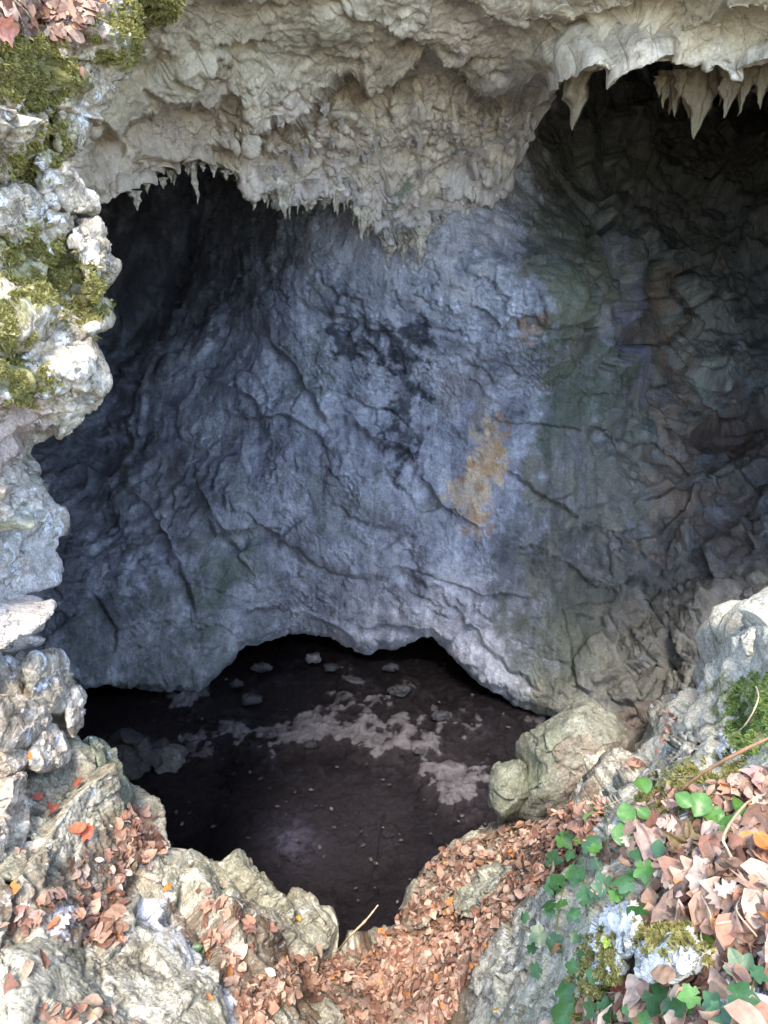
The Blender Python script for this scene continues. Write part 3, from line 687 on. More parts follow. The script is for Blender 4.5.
# ------------------------------------------------------------------ 5. pit floor of silt and black water
FZ = -9.8
def onfloor(px, py):
    t = (512 - py) / F; d = FZ / (t * CP - SP); return U(px, py, d)
def make_floor():
    n1, n2 = 620, 560
    xs = np.linspace(-9, 8, n1); ys = np.linspace(2.5, 17, n2)
    XX, YY = np.meshgrid(xs, ys); P = np.stack([XX, YY, np.full_like(XX, FZ)], -1)
    px, py, _ = toPix(P)
    q = P.reshape(-1, 3)
    nz = chunked(lambda a: fbm(a * .9, 5, 501, .58), q).reshape(XX.shape)
    nf = chunked(lambda a: fbm(a * 4, 4, 511, .6), q).reshape(XX.shape)
    cl = chunked(lambda a: facet(warp(a, .12, 2, 520) * 2.3, 521)[0], q).reshape(XX.shape)
    cl2 = chunked(lambda a: facet(warp(a, .06, 4, 522) * 6, 523)[0], q).reshape(XX.shape)
    def poly(pp, soft): return sstep(-soft, soft, inpoly(px, py, pp) + (nz + nf * .6) * soft * .8)
    bar = poly([(170, 690), (200, 705), (250, 716), (330, 712), (400, 722), (440, 735), (480, 760), (490, 800), (470, 820), (445, 800), (430, 765), (390, 755), (330, 750), (280, 755), (225, 735), (185, 712)], 20)
    far = poly([(210, 640), (330, 625), (560, 700), (545, 760), (490, 760), (430, 735), (330, 710), (240, 712), (200, 690)], 14)
    lft = poly([(60, 690), (160, 690), (215, 740), (230, 790), (190, 840), (120, 810), (60, 760)], 18)
    mid = poly([(235, 775), (300, 765), (420, 800), (400, 850), (330, 900), (260, 880), (225, 830)], 26)
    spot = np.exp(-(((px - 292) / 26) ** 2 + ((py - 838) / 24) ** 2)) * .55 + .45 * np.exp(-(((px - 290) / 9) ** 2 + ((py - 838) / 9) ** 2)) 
    h = -0.10 + 0.03 * nz + bar * 0.138 + far * (0.045 + 0.05 * np.clip(nz, -1, 1) + .05 * np.clip(cl, -.2, 1)) + lft * (0.06 + .02 * nz) + mid * 0.03
    nh = chunked(lambda a: fbm(a * 9, 4, 541, .65), q).reshape(XX.shape)
    h += 0.010 * nf + .020 * nh
    P2 = P.copy(); P2[..., 2] += h
    base = np.zeros(XX.shape + (4,)); 
    def put(m, c, s):
        a = np.clip(m, 0, 1)[..., None] * s
        base[..., :3] = base[..., :3] * (1 - a) + np.array(c) * a; base[..., 3] = base[..., 3] * (1 - a[..., 0]) + a[..., 0]
    put(np.ones_like(XX), (.035, .030, .032), .8)
    put(lft, (.09, .075, .075), .85)
    put(mid, (.075, .068, .075), .8)
    put(far * sstep(.0, .9, nz * .8 + nf * .8 + cl * .4), (.10, .092, .10), .85)
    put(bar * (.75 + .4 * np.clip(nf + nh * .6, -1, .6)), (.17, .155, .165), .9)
    put(spot * (1 + .8 * nh), (.36, .36, .46), 1)  # bright reflection on the water, painted into the floor colour
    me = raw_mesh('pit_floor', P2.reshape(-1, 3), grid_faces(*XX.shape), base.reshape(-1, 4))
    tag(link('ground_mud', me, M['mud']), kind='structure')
    # water: gently uneven sheet
    m = bpy.data.materials.new('black_water'); m.use_nodes = True; nt = m.node_tree; L = nt.links.new; nt.nodes.clear()
    out = N(nt, 'ShaderNodeOutputMaterial'); mx = N(nt, 'ShaderNodeMixShader'); gl = N(nt, 'ShaderNodeBsdfGlossy', Roughness=0.06)
    tr = N(nt, 'ShaderNodeBsdfTransparent'); tr.inputs[0].default_value = (.60, .58, .61, 1)
    fr = N(nt, 'ShaderNodeFresnel', IOR=1.33); ge = N(nt, 'ShaderNodeNewGeometry')
    no = N(nt, 'ShaderNodeTexNoise', Scale=3.0, Detail=4); L(ge.outputs['Position'], no.inputs['Vector'])
    bp = N(nt, 'ShaderNodeBump', Strength=.08, Distance=.02); L(no.outputs[0], bp.inputs['Height']); L(bp.outputs[0], gl.inputs['Normal'])
    L(fr.outputs[0], mx.inputs[0]); L(tr.outputs[0], mx.inputs[1]); L(gl.outputs[0], mx.inputs[2]); L(mx.outputs[0], out.inputs[0])
    V = np.array([(-9, 2.5, FZ), (8, 2.5, FZ), (8, 17, FZ), (-9, 17, FZ)]); 
    tag(link('water', raw_mesh('water', V, np.array([[0, 1, 2, 3]])), m), kind='structure')
make_floor()
def floor_bits():
    V, Fc = leaf_shape('beech', 4, 3); r = random.Random(21); VV, FF, CC = [], [], []; o_ = 0
    for _ in range(170):
        p = onfloor(r.uniform(100, 540), r.uniform(655, 930)) + np.array([0, 0, .012]); a = r.uniform(0, 6.28); s = r.uniform(.03, .10)
        M_ = np.array([[math.cos(a), math.sin(a), 0], [-math.sin(a), math.cos(a), 0], [0, 0, .25]])
        VV.append((V * s) @ M_ + p); FF.append(Fc + o_); o_ += len(V); c = np.array([.20, .18, .165]) * r.uniform(.1, .8); CC.append(np.repeat(np.r_[c, 1][None], len(V), 0))
    tag(link('floating_debris', raw_mesh('floating_debris', np.concatenate(VV), np.concatenate(FF), np.concatenate(CC)), M['leaf']), 'pale flecks of leaf debris scattered on the dark pit floor', 'debris', kind='stuff')

# ------------------------------------------------------------------ unseen shell added around the cave to keep stray sky light out
def make_sky_block_shell():
    y = np.array([5.2, 6.5, 9, 13, 18, 23, 27, 29.5, 30.2]); w = np.array([8.6, 11.5, 14, 15.5, 15.5, 14, 11, 6, .2]); hh = np.array([7.2, 9.5, 11, 12, 12.5, 12, 10, 6, .2])
    t = np.linspace(0, 8, 90); Y = np.interp(t, range(9), y)[:, None]; W = np.interp(t, range(9), w)[:, None]; H = np.interp(t, range(9), hh)[:, None]
    a = np.linspace(0, 2 * np.pi, 160, endpoint=False)[None]
    c, s_ = np.cos(a), np.sin(a)
    P = np.stack([W * np.sign(c) * np.abs(c) ** .7, Y + 0 * a, -4.2 + H * np.sign(s_) * np.abs(s_) ** .7], -1)
    P[..., 1] -= 1.5 * np.maximum(0, np.abs(P[..., 0]) - 6) * .3 * np.clip(1 - t / 3, 0, 1)[:, None]
    h = chunked(lambda q: fbm(q * .5, 4, 801), P.reshape(-1, 3)).reshape(P.shape[:2])
    P[..., 2] += .3 * h; P[..., 0] += .3 * h
    tag(link('sky_block_shell', raw_mesh('sky_block_shell', P.reshape(-1, 3), grid_faces(90, 160, True), np.zeros((90 * 160, 4))), M['ground']), kind='structure')
make_sky_block_shell()

# ------------------------------------------------------------------ rocks: closed bodies with traced outlines
BV, BF = [], []
def bvh_add(P, F_):
    off = sum(len(a) for a in BV); BV.append(np.asarray(P, float)); BF.append(np.asarray(F_) + off)
def sub(P, s):
    Q = P[::s, ::s]; return Q.reshape(-1, 3), grid_faces(*Q.shape[:2])

def rock(name, poly, field, thick, mat, label, cat='rock', group=None, seed=1, nT=150, nP=80, rough=1.0, push=0.0, sq=.62, fs=1.0, tint=None, lay=None):
    poly = np.array(poly, float); c = poly.mean(0)
    th = np.linspace(0, 2 * np.pi, nT, endpoint=False)
    rad = np.zeros(nT)
    for i, a in enumerate(th):                          # ray against the outline
        dx, dy = math.cos(a), math.sin(a); best = 0
        for j in range(len(poly)):
            x0, y0 = poly[j] - c; x1, y1 = poly[(j + 1) % len(poly)] - c
            ex, ey = x1 - x0, y1 - y0; den = dx * ey - dy * ex
            if abs(den) < 1e-9: continue
            t = (x0 * ey - y0 * ex) / den; u = (x0 * dy - y0 * dx) / den
            if t > 0 and -1e-6 <= u <= 1 + 1e-6: best = max(best, t)
        rad[i] = best
    rad = np.r_[rad[-2:], rad, rad[:2]]; rad = np.convolve(rad, [.15, .2, .3, .2, .15], 'valid')
    uu = np.linspace(-1, 1, nP)[:, None]                # -1 front pole, 0 outline, 1 back pole
    s = np.cos(uu * np.pi / 2); s[0] = s[-1] = 0
    PX = c[0] + rad * np.cos(th) * s; PY = c[1] + rad * np.sin(th) * s
    cz = -np.sign(uu) * np.sqrt(np.maximum(1 - s ** (2 / sq), 0)) ** .8
    D0 = field(PX, PY) if callable(field) else np.full(PX.shape, float(field))
    D = D0 + push - cz * thick * (1 + 0 * th)
    P = U(PX, PY, np.maximum(D, .3))
    n = -grid_normals(P); n[0] = n[1].mean(0); n[-1] = n[-2].mean(0)
    ctr = P.reshape(-1, 3).mean(0)
    if ((P - ctr) * n).sum() < 0: n = -n
    sz = min(np.ptp(P[..., 0]), np.ptp(P[..., 2]) + .01)
    def dsp(p):
        g = 1.0 / sz; o = p + seed * 7.31
        h = 0.04 * fbm(o * g * 1.2, 3, seed)
        f, e = facet(warp(o, .04 * sz, g * 1.5, seed) * g * 1.9 * fs, seed + 1); h = h + .22 * f - .02 * (1 - sstep(0, .05, e))
        f, e = facet(warp(o, .015 * sz, g * 4, seed) * g * 5 * fs, seed + 2); h = h + .035 * f
        f, e = facet(warp(o, .006 * sz, g * 9, seed) * g * 13 * fs, seed + 3); h = h + .014 * f
        f, e = facet(o * g * 32 * fs, seed + 5); h = h + .005 * f
        h = h + .009 * fbm(o * g * 20, 3, seed + 4, .6)
        return h * sz * rough
    h = chunked(dsp, P.reshape(-1, 3)).reshape(PX.shape) - .02 * sz
    mk = sstep(0, .2, s); h = h * mk + (1 - mk) * np.where(np.arange(nP)[:, None] < nP // 2, h[nP // 10].mean(), h[-nP // 10].mean())
    P2 = P + n * h[..., None]
    F_ = grid_faces(nP, nT, True)
    V = P2.reshape(-1, 3); nv = len(V)
    t = tint_layers(PX, PY, P, (lay or []) + moss_lay) if lay is not None else np.zeros(PX.shape + (4,))
    if tint is not None:
        t2 = np.zeros(PX.shape + (4,)); t2[..., :3] = tint[:3]; t2[..., 3] = tint[3]
        a = t[..., 3:]; t = np.concatenate([t2[..., :3] * (1 - a) + t[..., :3] * a, np.maximum(t2[..., 3:], a)], -1)
    org = V.mean(0)
    me = raw_mesh(name, V - org, F_, t.reshape(-1, 4))
    o = link(name, me, mat); o.location = org
    tag(o, label, cat, group)
    bvh_add(V, F_)
    return o
GL = 'pale blocks in the left rock face'
LEFT_ROCKS = [
    ([(36, 176), (52, 166), (72, 168), (88, 190), (100, 206), (98, 212), (66, 216), (44, 200)], .12, 'pale squarish block halfway up the left face, the wider one above the long slab'),
    ([(36, 188), (50, 176), (72, 170), (96, 196), (102, 210), (86, 218), (62, 222), (44, 212), (38, 200)], .10, None),
    ([(0, 188), (24, 180), (36, 192), (34, 206), (46, 222), (40, 232), (10, 240), (-8, 238), (-8, 196)], .12, 'rounded grey-pink block at the left picture edge beside the squarish one'),
    ([(72, 222), (96, 214), (104, 224), (110, 240), (106, 262), (100, 290), (102, 312), (96, 312), (84, 270), (70, 240)], .12, 'long pointed white slab hanging on the rim of the left face'),
    ([(-8, 104), (18, 110), (34, 122), (32, 142), (16, 156), (-8, 158)], .12, 'pale block at the left edge right below the thick moss'),
    ([(60, 112), (80, 100), (86, 120), (82, 148), (66, 158), (56, 148), (52, 128)], .10, 'upright tan block beside the overhanging roof'),
    ([(84, 78), (106, 76), (102, 96), (86, 112), (78, 100)], .08, 'small blue-grey stone perched on the rim below the moss fringe'),
    ([(108, 50), (130, 44), (142, 50), (132, 66), (112, 70)], .08, 'white knob of rock under the moss fringe at the top left'),
    ([(36, 152), (60, 150), (64, 164), (44, 172), (34, 164)], .06, 'small brown wedge above the squarish block'),
    ([(-8, 160), (10, 156), (16, 168), (12, 180), (-8, 182)], .06, 'small round stone at the left edge between two larger blocks'),
    ([(-8, 240), (6, 240), (8, 252), (2, 262), (-8, 262)], .05, 'small white stone at the left edge beside the moss patch'),
    ([(36, 342), (64, 330), (90, 336), (96, 384), (88, 420), (58, 444), (46, 420), (40, 376)], .13, 'big tan bulge of rock at the widest point of the left face'),
]
LEFT_LOW = [
    ([(22, 668), (34, 652), (60, 648), (70, 660), (74, 690), (68, 712), (44, 716), (28, 700)], .14, 'greenish angular block on the rim above the fan of dry leaves'),
    ([(62, 690), (80, 684), (86, 696), (82, 722), (74, 738), (66, 730)], .12, 'slim pale block on the rim beside the dark pit'),
    ([(-8, 694), (8, 692), (34, 696), (50, 706), (50, 722), (30, 748), (8, 756), (-8, 750)], .13, 'rounded weathered block with a dark leaf on it at the left edge'),
    ([(46, 722), (58, 724), (72, 748), (66, 766), (40, 772), (26, 764), (30, 744)], .10, 'grey wedge stone wedged under the rounded weathered block'),
    ([(-8, 772), (14, 778), (28, 796), (26, 812), (4, 826), (-8, 826)], .12, 'mossy grey-green stone at the left edge above the ridge of dry leaves'),
    ([(20, 826), (50, 802), (62, 826), (56, 852), (44, 862), (34, 850), (28, 840)], .10, 'tilted olive block with a sharp straight edge'),
    ([(-8, 836), (18, 838), (42, 868), (28, 880), (-8, 882)], .10, 'pale green slab at the left edge beside the large orange leaf'),
    ([(84, 736), (104, 742), (122, 766), (134, 800), (128, 812), (112, 800), (92, 772)], .25, 'smooth dark green rock hanging over the pit behind the left rim'),
    ([(80, 766), (104, 772), (120, 792), (122, 812), (96, 822), (74, 806), (66, 786)], .12, 'lichen-speckled lump of rock just above the reddish leaves'),
    ([(120, 905), (150, 898), (172, 934), (190, 965), (178, 1000), (150, 1016), (112, 1000), (92, 962), (98, 925)], .14, 'broad fractured boulder with white crust along its right side'),
    ([(-8, 950), (40, 930), (84, 950), (96, 985), (118, 1010), (110, 1060), (-8, 1060)], .16, 'large grey-green boulder filling the lower left corner'),
    ([(176, 970), (196, 962), (216, 985), (232, 1024), (226, 1050), (180, 1050), (160, 1018)], .12, 'olive rock at the bottom edge left of the leaf-filled hollow'),
    ([(262, 1000), (300, 996), (336, 1004), (346, 1030), (330, 1050), (262, 1050), (250, 1020)], .08, 'flat brown stone half buried in leaves at the bottom edge'),
    ([(150, 848), (178, 845), (236, 872), (250, 890), (262, 905), (236, 906), (200, 892), (165, 872)], .08, 'long olive rib of rock along the left rim of the pit'),
    ([(270, 900), (300, 902), (322, 926), (328, 948), (312, 954), (280, 934), (262, 914)], .10, 'rounded olive rock nose at the tip of the left rim'),
]
k = 0
for poly, th_, lab in LEFT_ROCKS:
    if lab is None: continue
    k += 1
    rock('rock', poly, FACED, th_ * .7, M['face'], lab, rough=1.0, seed=600 + k * 5, push=-.02, lay=[], group=None, nT=120, nP=64)
for poly, th_, lab in LEFT_LOW:
    k += 1
    left = np.mean([p[0] for p in poly]) < 90 and np.mean([p[1] for p in poly]) < 770
    tn = (.17, .20, .13, .7) if 'dark green' in lab else ((.27, .26, .17, .28) if 'olive' in lab or 'green' in lab else None)
    lay = []
    if 'white crust' in lab:
        lay = [([(140, 900), (165, 895), (185, 930), (200, 965), (188, 975), (165, 945), (150, 920)], (.75, .75, .74), .95, 8, 9)]
    rock('boulder' if 'boulder' in lab else 'rock', poly, FACED if left else RIMD, th_, M['face'] if left else M['ground'], lab, rough=.6, sq=.5, seed=700 + k * 5, push=.0, lay=lay, tint=tn, nT=150, nP=80)

# the boulders on the far side of the hollow
rock('boulder', [(527, 745), (540, 728), (572, 706), (588, 701), (604, 712), (620, 722), (640, 735), (636, 770), (610, 790), (570, 812), (540, 822), (520, 818), (516, 790), (528, 770)],
     5.6, .62, M['boulder'], 'large smooth olive-brown boulder standing at the right rim of the pit', 'boulder', seed=811, push=.2, nT=240, nP=130, rough=.55, fs=.9, sq=.5, lay=[
         ([(527, 745), (540, 728), (560, 715), (555, 760), (530, 800), (516, 800)], (.20, .23, .14), .6, 16, 3), ([(560, 740), (640, 730), (620, 800), (560, 815)], (.27, .19, .14), .55, 20, 3)])
rock('boulder', [(496, 765), (516, 758), (526, 764), (530, 790), (520, 816), (500, 824), (490, 808), (489, 782)],
     5.5, .32, M['boulder'], 'small green-grey boulder leaning against the left foot of the large one', 'boulder', seed=821, push=.1, nT=150, nP=80, rough=.35, tint=(.21, .23, .15, .5))
rock('rock', [(522, 738), (532, 732), (536, 750), (530, 768), (521, 768)], 5.9, .2, M['boulder'], 'slim dark stone wedged behind the large olive boulder', seed=825, push=.1, nT=80, nP=40)
rock('rock', [(608, 726), (640, 713), (670, 698), (676, 716), (652, 742), (622, 750)],
     6.0, .30, M['boulder'], 'brown rock hump right behind the large olive boulder', seed=831, push=.2, nT=150, nP=70, rough=.8, tint=(.15, .115, .085, .9))
rock('rock', [(664, 706), (690, 684), (712, 668), (722, 668), (712, 690), (692, 708), (674, 718)],
     5.6, .30, M['boulder'], 'brown tilted rock climbing from the hump to the right wall', seed=835, push=.2, nT=150, nP=70, rough=.8, tint=(.14, .11, .085, .9))
rock('boulder', [(726, 668), (730, 634), (750, 614), (772, 596), (800, 590), (810, 640), (800, 690), (760, 694), (736, 690)],
     3.7, .35, M['ground'], 'tall pale lichened boulder at the right picture edge above the moss cushion', 'boulder', seed=841, push=.15, nT=220, nP=110, rough=.55, lay=[], tint=(.50, .48, .40, .5))
rock('boulder', [(686, 724), (702, 692), (720, 668), (738, 684), (734, 706), (718, 736), (698, 752), (682, 746)],
     4.1, .3, M['ground'], 'pale crusted boulder left of the bright moss cushion', 'boulder', seed=845, push=.15, nT=200, nP=100, rough=.55, lay=[], tint=(.50, .48, .40, .5))
rock('rock', [(636, 765), (660, 752), (690, 742), (716, 738), (712, 758), (688, 776), (640, 798), (610, 806), (604, 796)],
     RIMD, .14, M['ground'], 'flat grey slab lying below the tall lichened boulder', seed=851, nT=160, nP=70)
rock('rock', [(582, 806), (606, 796), (634, 800), (640, 822), (618, 838), (588, 834), (578, 820)], RIMD, .14, M['ground'], 'grey rock under the highest ivy leaves', seed=855, nT=140, nP=70)
rock('rock', [(500, 930), (530, 905), (548, 885), (566, 890), (556, 930), (538, 975), (510, 1010), (478, 1000), (470, 975)],
     RIMD, .08, M['ground'], 'slanting grey slab between the leaf-filled hollow and the ivy', seed=861, nT=180, nP=90)
rock('rock', [(500, 1000), (530, 985), (560, 985), (575, 1010), (560, 1060), (480, 1060)], RIMD, .12, M['ground'], 'rough mossy rock at the bottom edge left of the ivy', seed=865, nT=150, nP=80, tint=(.24, .25, .17, .4))
rock('rock', [(450, 900), (478, 868), (500, 862), (512, 872), (490, 900), (462, 920)], RIMD, .05, M['ground'], 'low greenish stone showing through the leaf litter', seed=866, nT=100, nP=50, tint=(.26, .27, .19, .5))
rock('rock', [(398, 925), (408, 892), (436, 862), (470, 846), (500, 850), (470, 880), (440, 905), (420, 935)], RIMD, .12, M['boulder'], 'round shouldered rock under leaves on the right lip of the pit', seed=868, nT=150, nP=70, tint=(.26, .22, .16, .5), rough=.7)
rock('stone', [(596, 920), (612, 902), (632, 898), (640, 918), (634, 945), (620, 968), (600, 986), (584, 990), (580, 966)],
     RIMD, .12, M['lichen'], 'tall white lichened stone left of the mossy one', 'stone', seed=871, push=-.10, nT=180, nP=90)
rock('stone', [(636, 950), (656, 934), (690, 930), (706, 948), (698, 968), (676, 980), (650, 984), (636, 974)],
     RIMD, .11, M['lichen'], 'rounded white stone with moss over its top', 'stone', seed=877, push=-.09, rough=.6, sq=.5, nT=180, nP=90, lay=[])
rock('stone', [(706, 1010), (724, 994), (748, 988), (772, 1000), (775, 1050), (700, 1050)],
     RIMD, .09, M['lichen'], 'white lichened stone in the bottom right corner', 'stone', seed=879, nT=140, nP=70, lay=[])
rock('stone', [(716, 742), (724, 735), (738, 738), (736, 752), (722, 756)], RIMD, .04, M['lichen'], 'small white stone beside the pink curled leaf on the right', 'stone', seed=880, nT=80, nP=40)

# debris on the pit floor
def nth(i):
    return ['leftmost', 'second', 'third', 'fourth', 'fifth', 'sixth', 'seventh', 'eighth', 'ninth', 'tenth', 'eleventh', 'twelfth', 'thirteenth', 'fourteenth', 'fifteenth', 'sixteenth', 'seventeenth', 'eighteenth', 'nineteenth',
            'twentieth'][i] if i < 20 else str(i + 1) + ('st' if (i + 1) % 10 == 1 else 'nd' if (i + 1) % 10 == 2 else 'rd' if (i + 1) % 10 == 3 else 'th')
def floor_rock(poly, hgt, lab, seed, group=None, tint=(.10, .095, .10, .7), rg=1.0):
    poly = np.array(poly, float); c = poly.mean(0)
    d = toPix(onfloor(c[0], poly[:, 1].max()))[2]
    rock('rock', poly, float(d), hgt, M['mud'], lab, 'rock', group, seed=seed, push=hgt * .3, nT=90, nP=50, rough=rg, tint=tint)
floor_rock([(112, 742), (130, 730), (150, 733), (160, 750), (152, 774), (128, 770), (114, 760)], .35, 'dark lump of rubble on the mud at the left of the pit floor', 901, tint=(.07, .065, .07, .7))
floor_rock([(148, 752), (160, 742), (180, 745), (187, 760), (176, 772), (154, 774)], .25, 'pale grey stone beside the dark rubble on the pit floor', 905, tint=(.20, .19, .19, .7))
floor_rock([(176, 738), (190, 734), (200, 738), (190, 743)], .12, 'thin flat stone on the mud beyond the pale grey one', 909, tint=(.16, .15, .15, .7))
floor_rock([(306, 655), (319, 653), (320, 662), (308, 664)], .15, 'squarish pale stone on the far floor under the wall arch', 911, tint=(.22, .21, .21, .7))
spots = [(262, 668, 12), (285, 688, 16), (252, 700, 13), (350, 690, 14), (330, 668, 9), (372, 700, 12), (400, 690, 14), (412, 712, 12), (440, 716, 12), (300, 672, 10),
         (236, 684, 9), (460, 742, 9), (270, 735, 8), (230, 722, 8), (310, 745, 8), (360, 748, 9), (420, 752, 8), (345, 664, 8), (389, 668, 8)]
spots = [q for i_, q in enumerate(spots) if i_ % 2 == 0]; spots.sort()
for i, (x, y, s) in enumerate(spots):
    pl = [(x + s * math.cos(a) * random.uniform(.7, 1.1), y + s * .5 * math.sin(a) * random.uniform(.7, 1.1)) for a in np.linspace(0, 6.283, 9)[:-1]]
    floor_rock(pl, .10, nth(i) + ' from the left of the small muddy stones on the pit floor', 920 + i * 3, 'small stones on the pit floor', tint=(.055, .052, .055, .8))

# ------------------------------------------------------------------ stalactites
def stalactite(x, y0, ln, wd, d, label, group, seed, bend=0.0, tint=None):
    """x, y0: where its root meets the roof; ln, wd: length and root width in pixels at distance d"""
    nT, nL = 40, 46
    top = U(x, y0 - ln * .35, d); L_ = ln * 1.35 / F * d; w = wd / F * d / 2
    s = np.linspace(0, 1, nL)[:, None]; th = np.linspace(0, 2 * np.pi, nT, endpoint=False)[None]
    rr_ = random.Random(seed); pw = rr_.uniform(1.0, 1.7); b1, b2 = rr_.uniform(.25, .6), rr_.uniform(.08, .3)
    r = w * (.80 * (1 - s) ** pw + .15 * (1 - s ** 8) + b2 * np.exp(-((s - b1) / .12) ** 2) + .9 * np.clip(.30 - s, 0, 1) ** 1.5 * 3)
    r = r * (1 + .20 * np.sin(th * 2 + seed + s * 1.5) + .14 * np.sin(th * 5 + seed * 2 + s * 3))
    wob = w * .35 * np.stack([perlin(np.c_[s[:, 0] * 3 + seed, s[:, 0] * 0 + .5, s[:, 0] * 0], 3), perlin(np.c_[s[:, 0] * 3 + seed, s[:, 0] * 0 + 7.5, s[:, 0] * 0], 4)], 1)
    P = np.stack([r * np.cos(th) + bend * w * s ** 2 + wob[:, :1], r * np.sin(th) * .8 + wob[:, 1:], -L_ * s + 0 * th], -1)
    hh = chunked(lambda a: fbm(a / w * np.array([1.4, 1.4, .45]) + seed * 3.1, 4, seed, .6), P.reshape(-1, 3)).reshape(P.shape[:2])
    nrm = np.stack([np.cos(th) + 0 * s, np.sin(th) + 0 * s, 0 * th + 0 * s], -1)
    P = P + nrm * (hh * .5 * np.minimum(r, w))[..., None]
    t = np.zeros(P.shape[:2] + (4,))
    if tint: t[..., :3] = tint[:3]; t[..., 3] = tint[3]
    me = raw_mesh('stalactite', P.reshape(-1, 3), grid_faces(nL, nT, True), t.reshape(-1, 4))
    o = link('stalactite', me, M['drip']); o.location = top
    tag(o, label, 'stalactite', group)

def edge_d(x):
    i = np.abs(ROOF_X - x).argmin(); return float(toPix(ROOF_EDGE[i])[2])
TN = (.21, .165, .105, .9)
big = [(577, 82, 42, 34, 7.1, 'broad stalactite ending in a thin drooping tip, left of the white rock lip', .35),
       (686, 68, 42, 26, 7.2, 'slender pointed stalactite left of the biggest one under the right roof', 0),
       (713, 66, 64, 38, 7.0, 'biggest stalactite of the row, broad with a dark pointed tip', 0),
       (737, 74, 38, 20, 6.8, 'blunt round-ended stalactite right of the biggest one', 0),
       (752, 76, 32, 20, 6.7, 'thick stub stalactite second from the right edge', 0),
       (770, 70, 34, 20, 6.6, 'pale stalactite cut by the right picture edge', 0),
       (192, 170, 32, 11, 8.4, 'longest thin stalactite over the dark hollow on the left', .25),
       (135, 196, 14, 9, 7.3, 'lone drip stalactite nearest the left rock face', 0),
       (283, 196, 22, 11, 9.3, 'sharp stalactite at the left start of the drip curtain', 0),
       (362, 216, 26, 12, 10.2, 'pointed stalactite beside the dark notch of the drip curtain', 0),
       (420, 236, 28, 18, 10.6, 'lowest drip tip where the curtain meets the blue wall', 0)]
for i, (x, y, l, w, d, lab, b) in enumerate(big):
    stalactite(x, y, l, w, min(d, edge_d(x) + .5) if x < 500 else d, lab, None, 11 + i, b, TN if x > 560 else None)
for i in range(16):
    x = 655 + 120 * (i + random.random()) / 16
    stalactite(x, 78 + random.uniform(-4, 6), random.uniform(8, 30), random.uniform(9, 19), random.uniform(7.0, 8.0), nth(i) + ' small brownish drip from the left under the right roof', 'small drips under the right roof', 50 + i, 0, TN)
for i in range(40):
    x = 235 + 170 * (i + random.random()) / 40
    y = float(np.interp(x, ROOF_X, ROOF_YE))
    stalactite(x, y - 2, random.choice([4, 6, 8, 10, 14, 19]) * random.uniform(.8, 1.1), random.uniform(5, 11), edge_d(x) + random.uniform(-.1, .15), nth(i) + ' tiny grey drip from the left along the edge of the drip curtain', 'drips of the curtain edge', 90 + i, random.uniform(-.4, .4))
for i in range(9):
    x = 145 + 85 * (i + random.random()) / 9; y = float(np.interp(x, ROOF_X, ROOF_YE))
    stalactite(x, y - 2, random.uniform(5, 11), random.uniform(5, 8), edge_d(x), nth(i) + ' tiny drip from the left on the roof edge over the dark hollow', 'drips over the dark hollow', 150 + i)
# drips inside the curtain face
for i in range(34):
    x = 270 + 270 * (i + random.random()) / 34; yt = random.uniform(105, float(np.interp(x, ROOF_X, ROOF_YE)) - 12)
    stalactite(x, yt, random.uniform(7, 14), random.uniform(6, 10), float(ROOFD(np.array([x]), np.array([yt]))[0]) - .02, nth(i) + ' drip point from the left on the face of the drip curtain', 'drips on the curtain face', 190 + i, 0, (.38, .34, .32, .7))

# ------------------------------------------------------------------ ray casting on the near surfaces
bvh_add(*sub(RIM_P[:, :], 2)); bvh_add(*sub(FACE_P, 2))
allV = np.concatenate(BV); allF = np.concatenate(BF)
BVH = BVHTree.FromPolygons([tuple(v) for v in allV.tolist()], allF.tolist())
def cast(px, py):
    d = Vector(U(px, py, 1.0).tolist()).normalized()
    loc, n, _, dist = BVH.ray_cast(Vector((0, 0, 0)), d)
    if loc is None or dist > 9: return None
    if n.dot(d) > 0: n = -n
    return loc, n, dist

# ------------------------------------------------------------------ leaves
def leaf_shape(kind, nst=9, seed=0):
    r = random.Random(seed); V = []; 
    fold = r.uniform(.05, .5); curl = r.uniform(-.5, .9); side = r.uniform(-.5, .5); tw = r.uniform(-.6, .6)
    for i in range(nst):
        t = i / (nst - 1)
        if kind == 'beech': w = .31 * math.sin(math.pi * t ** .85) ** .8
        elif kind == 'oak': w = .30 * math.sin(math.pi * min(1, t * .97 + .02)) ** .7 * (1 + .38 * math.sin(t * 22))
        else: w = .5 * math.sin(math.pi * t ** .6) ** .9 * (1 + .24 * math.sin(t * 15 + 1))
        w = max(w, .008)
        zc = curl * (t - .45) ** 2
        for s_ in (-1, -.5, 0, .5, 1):
            x = s_ * w; z = zc + fold * abs(s_) * w * 1.1 + side * (s_ * w) ** 2 * 3 + .10 * w * math.sin(t * 17 + s_ * 3) + (.010 * math.sin((t - abs(s_) * w * .9) * 62) * abs(s_) if nst > 12 else 0)
            a = tw * (t - .5); x, z = x * math.cos(a) - z * math.sin(a), x * math.sin(a) + z * math.cos(a)
            V.append((x, t - .5, z))
    return np.array(V), grid_faces(nst, 5)
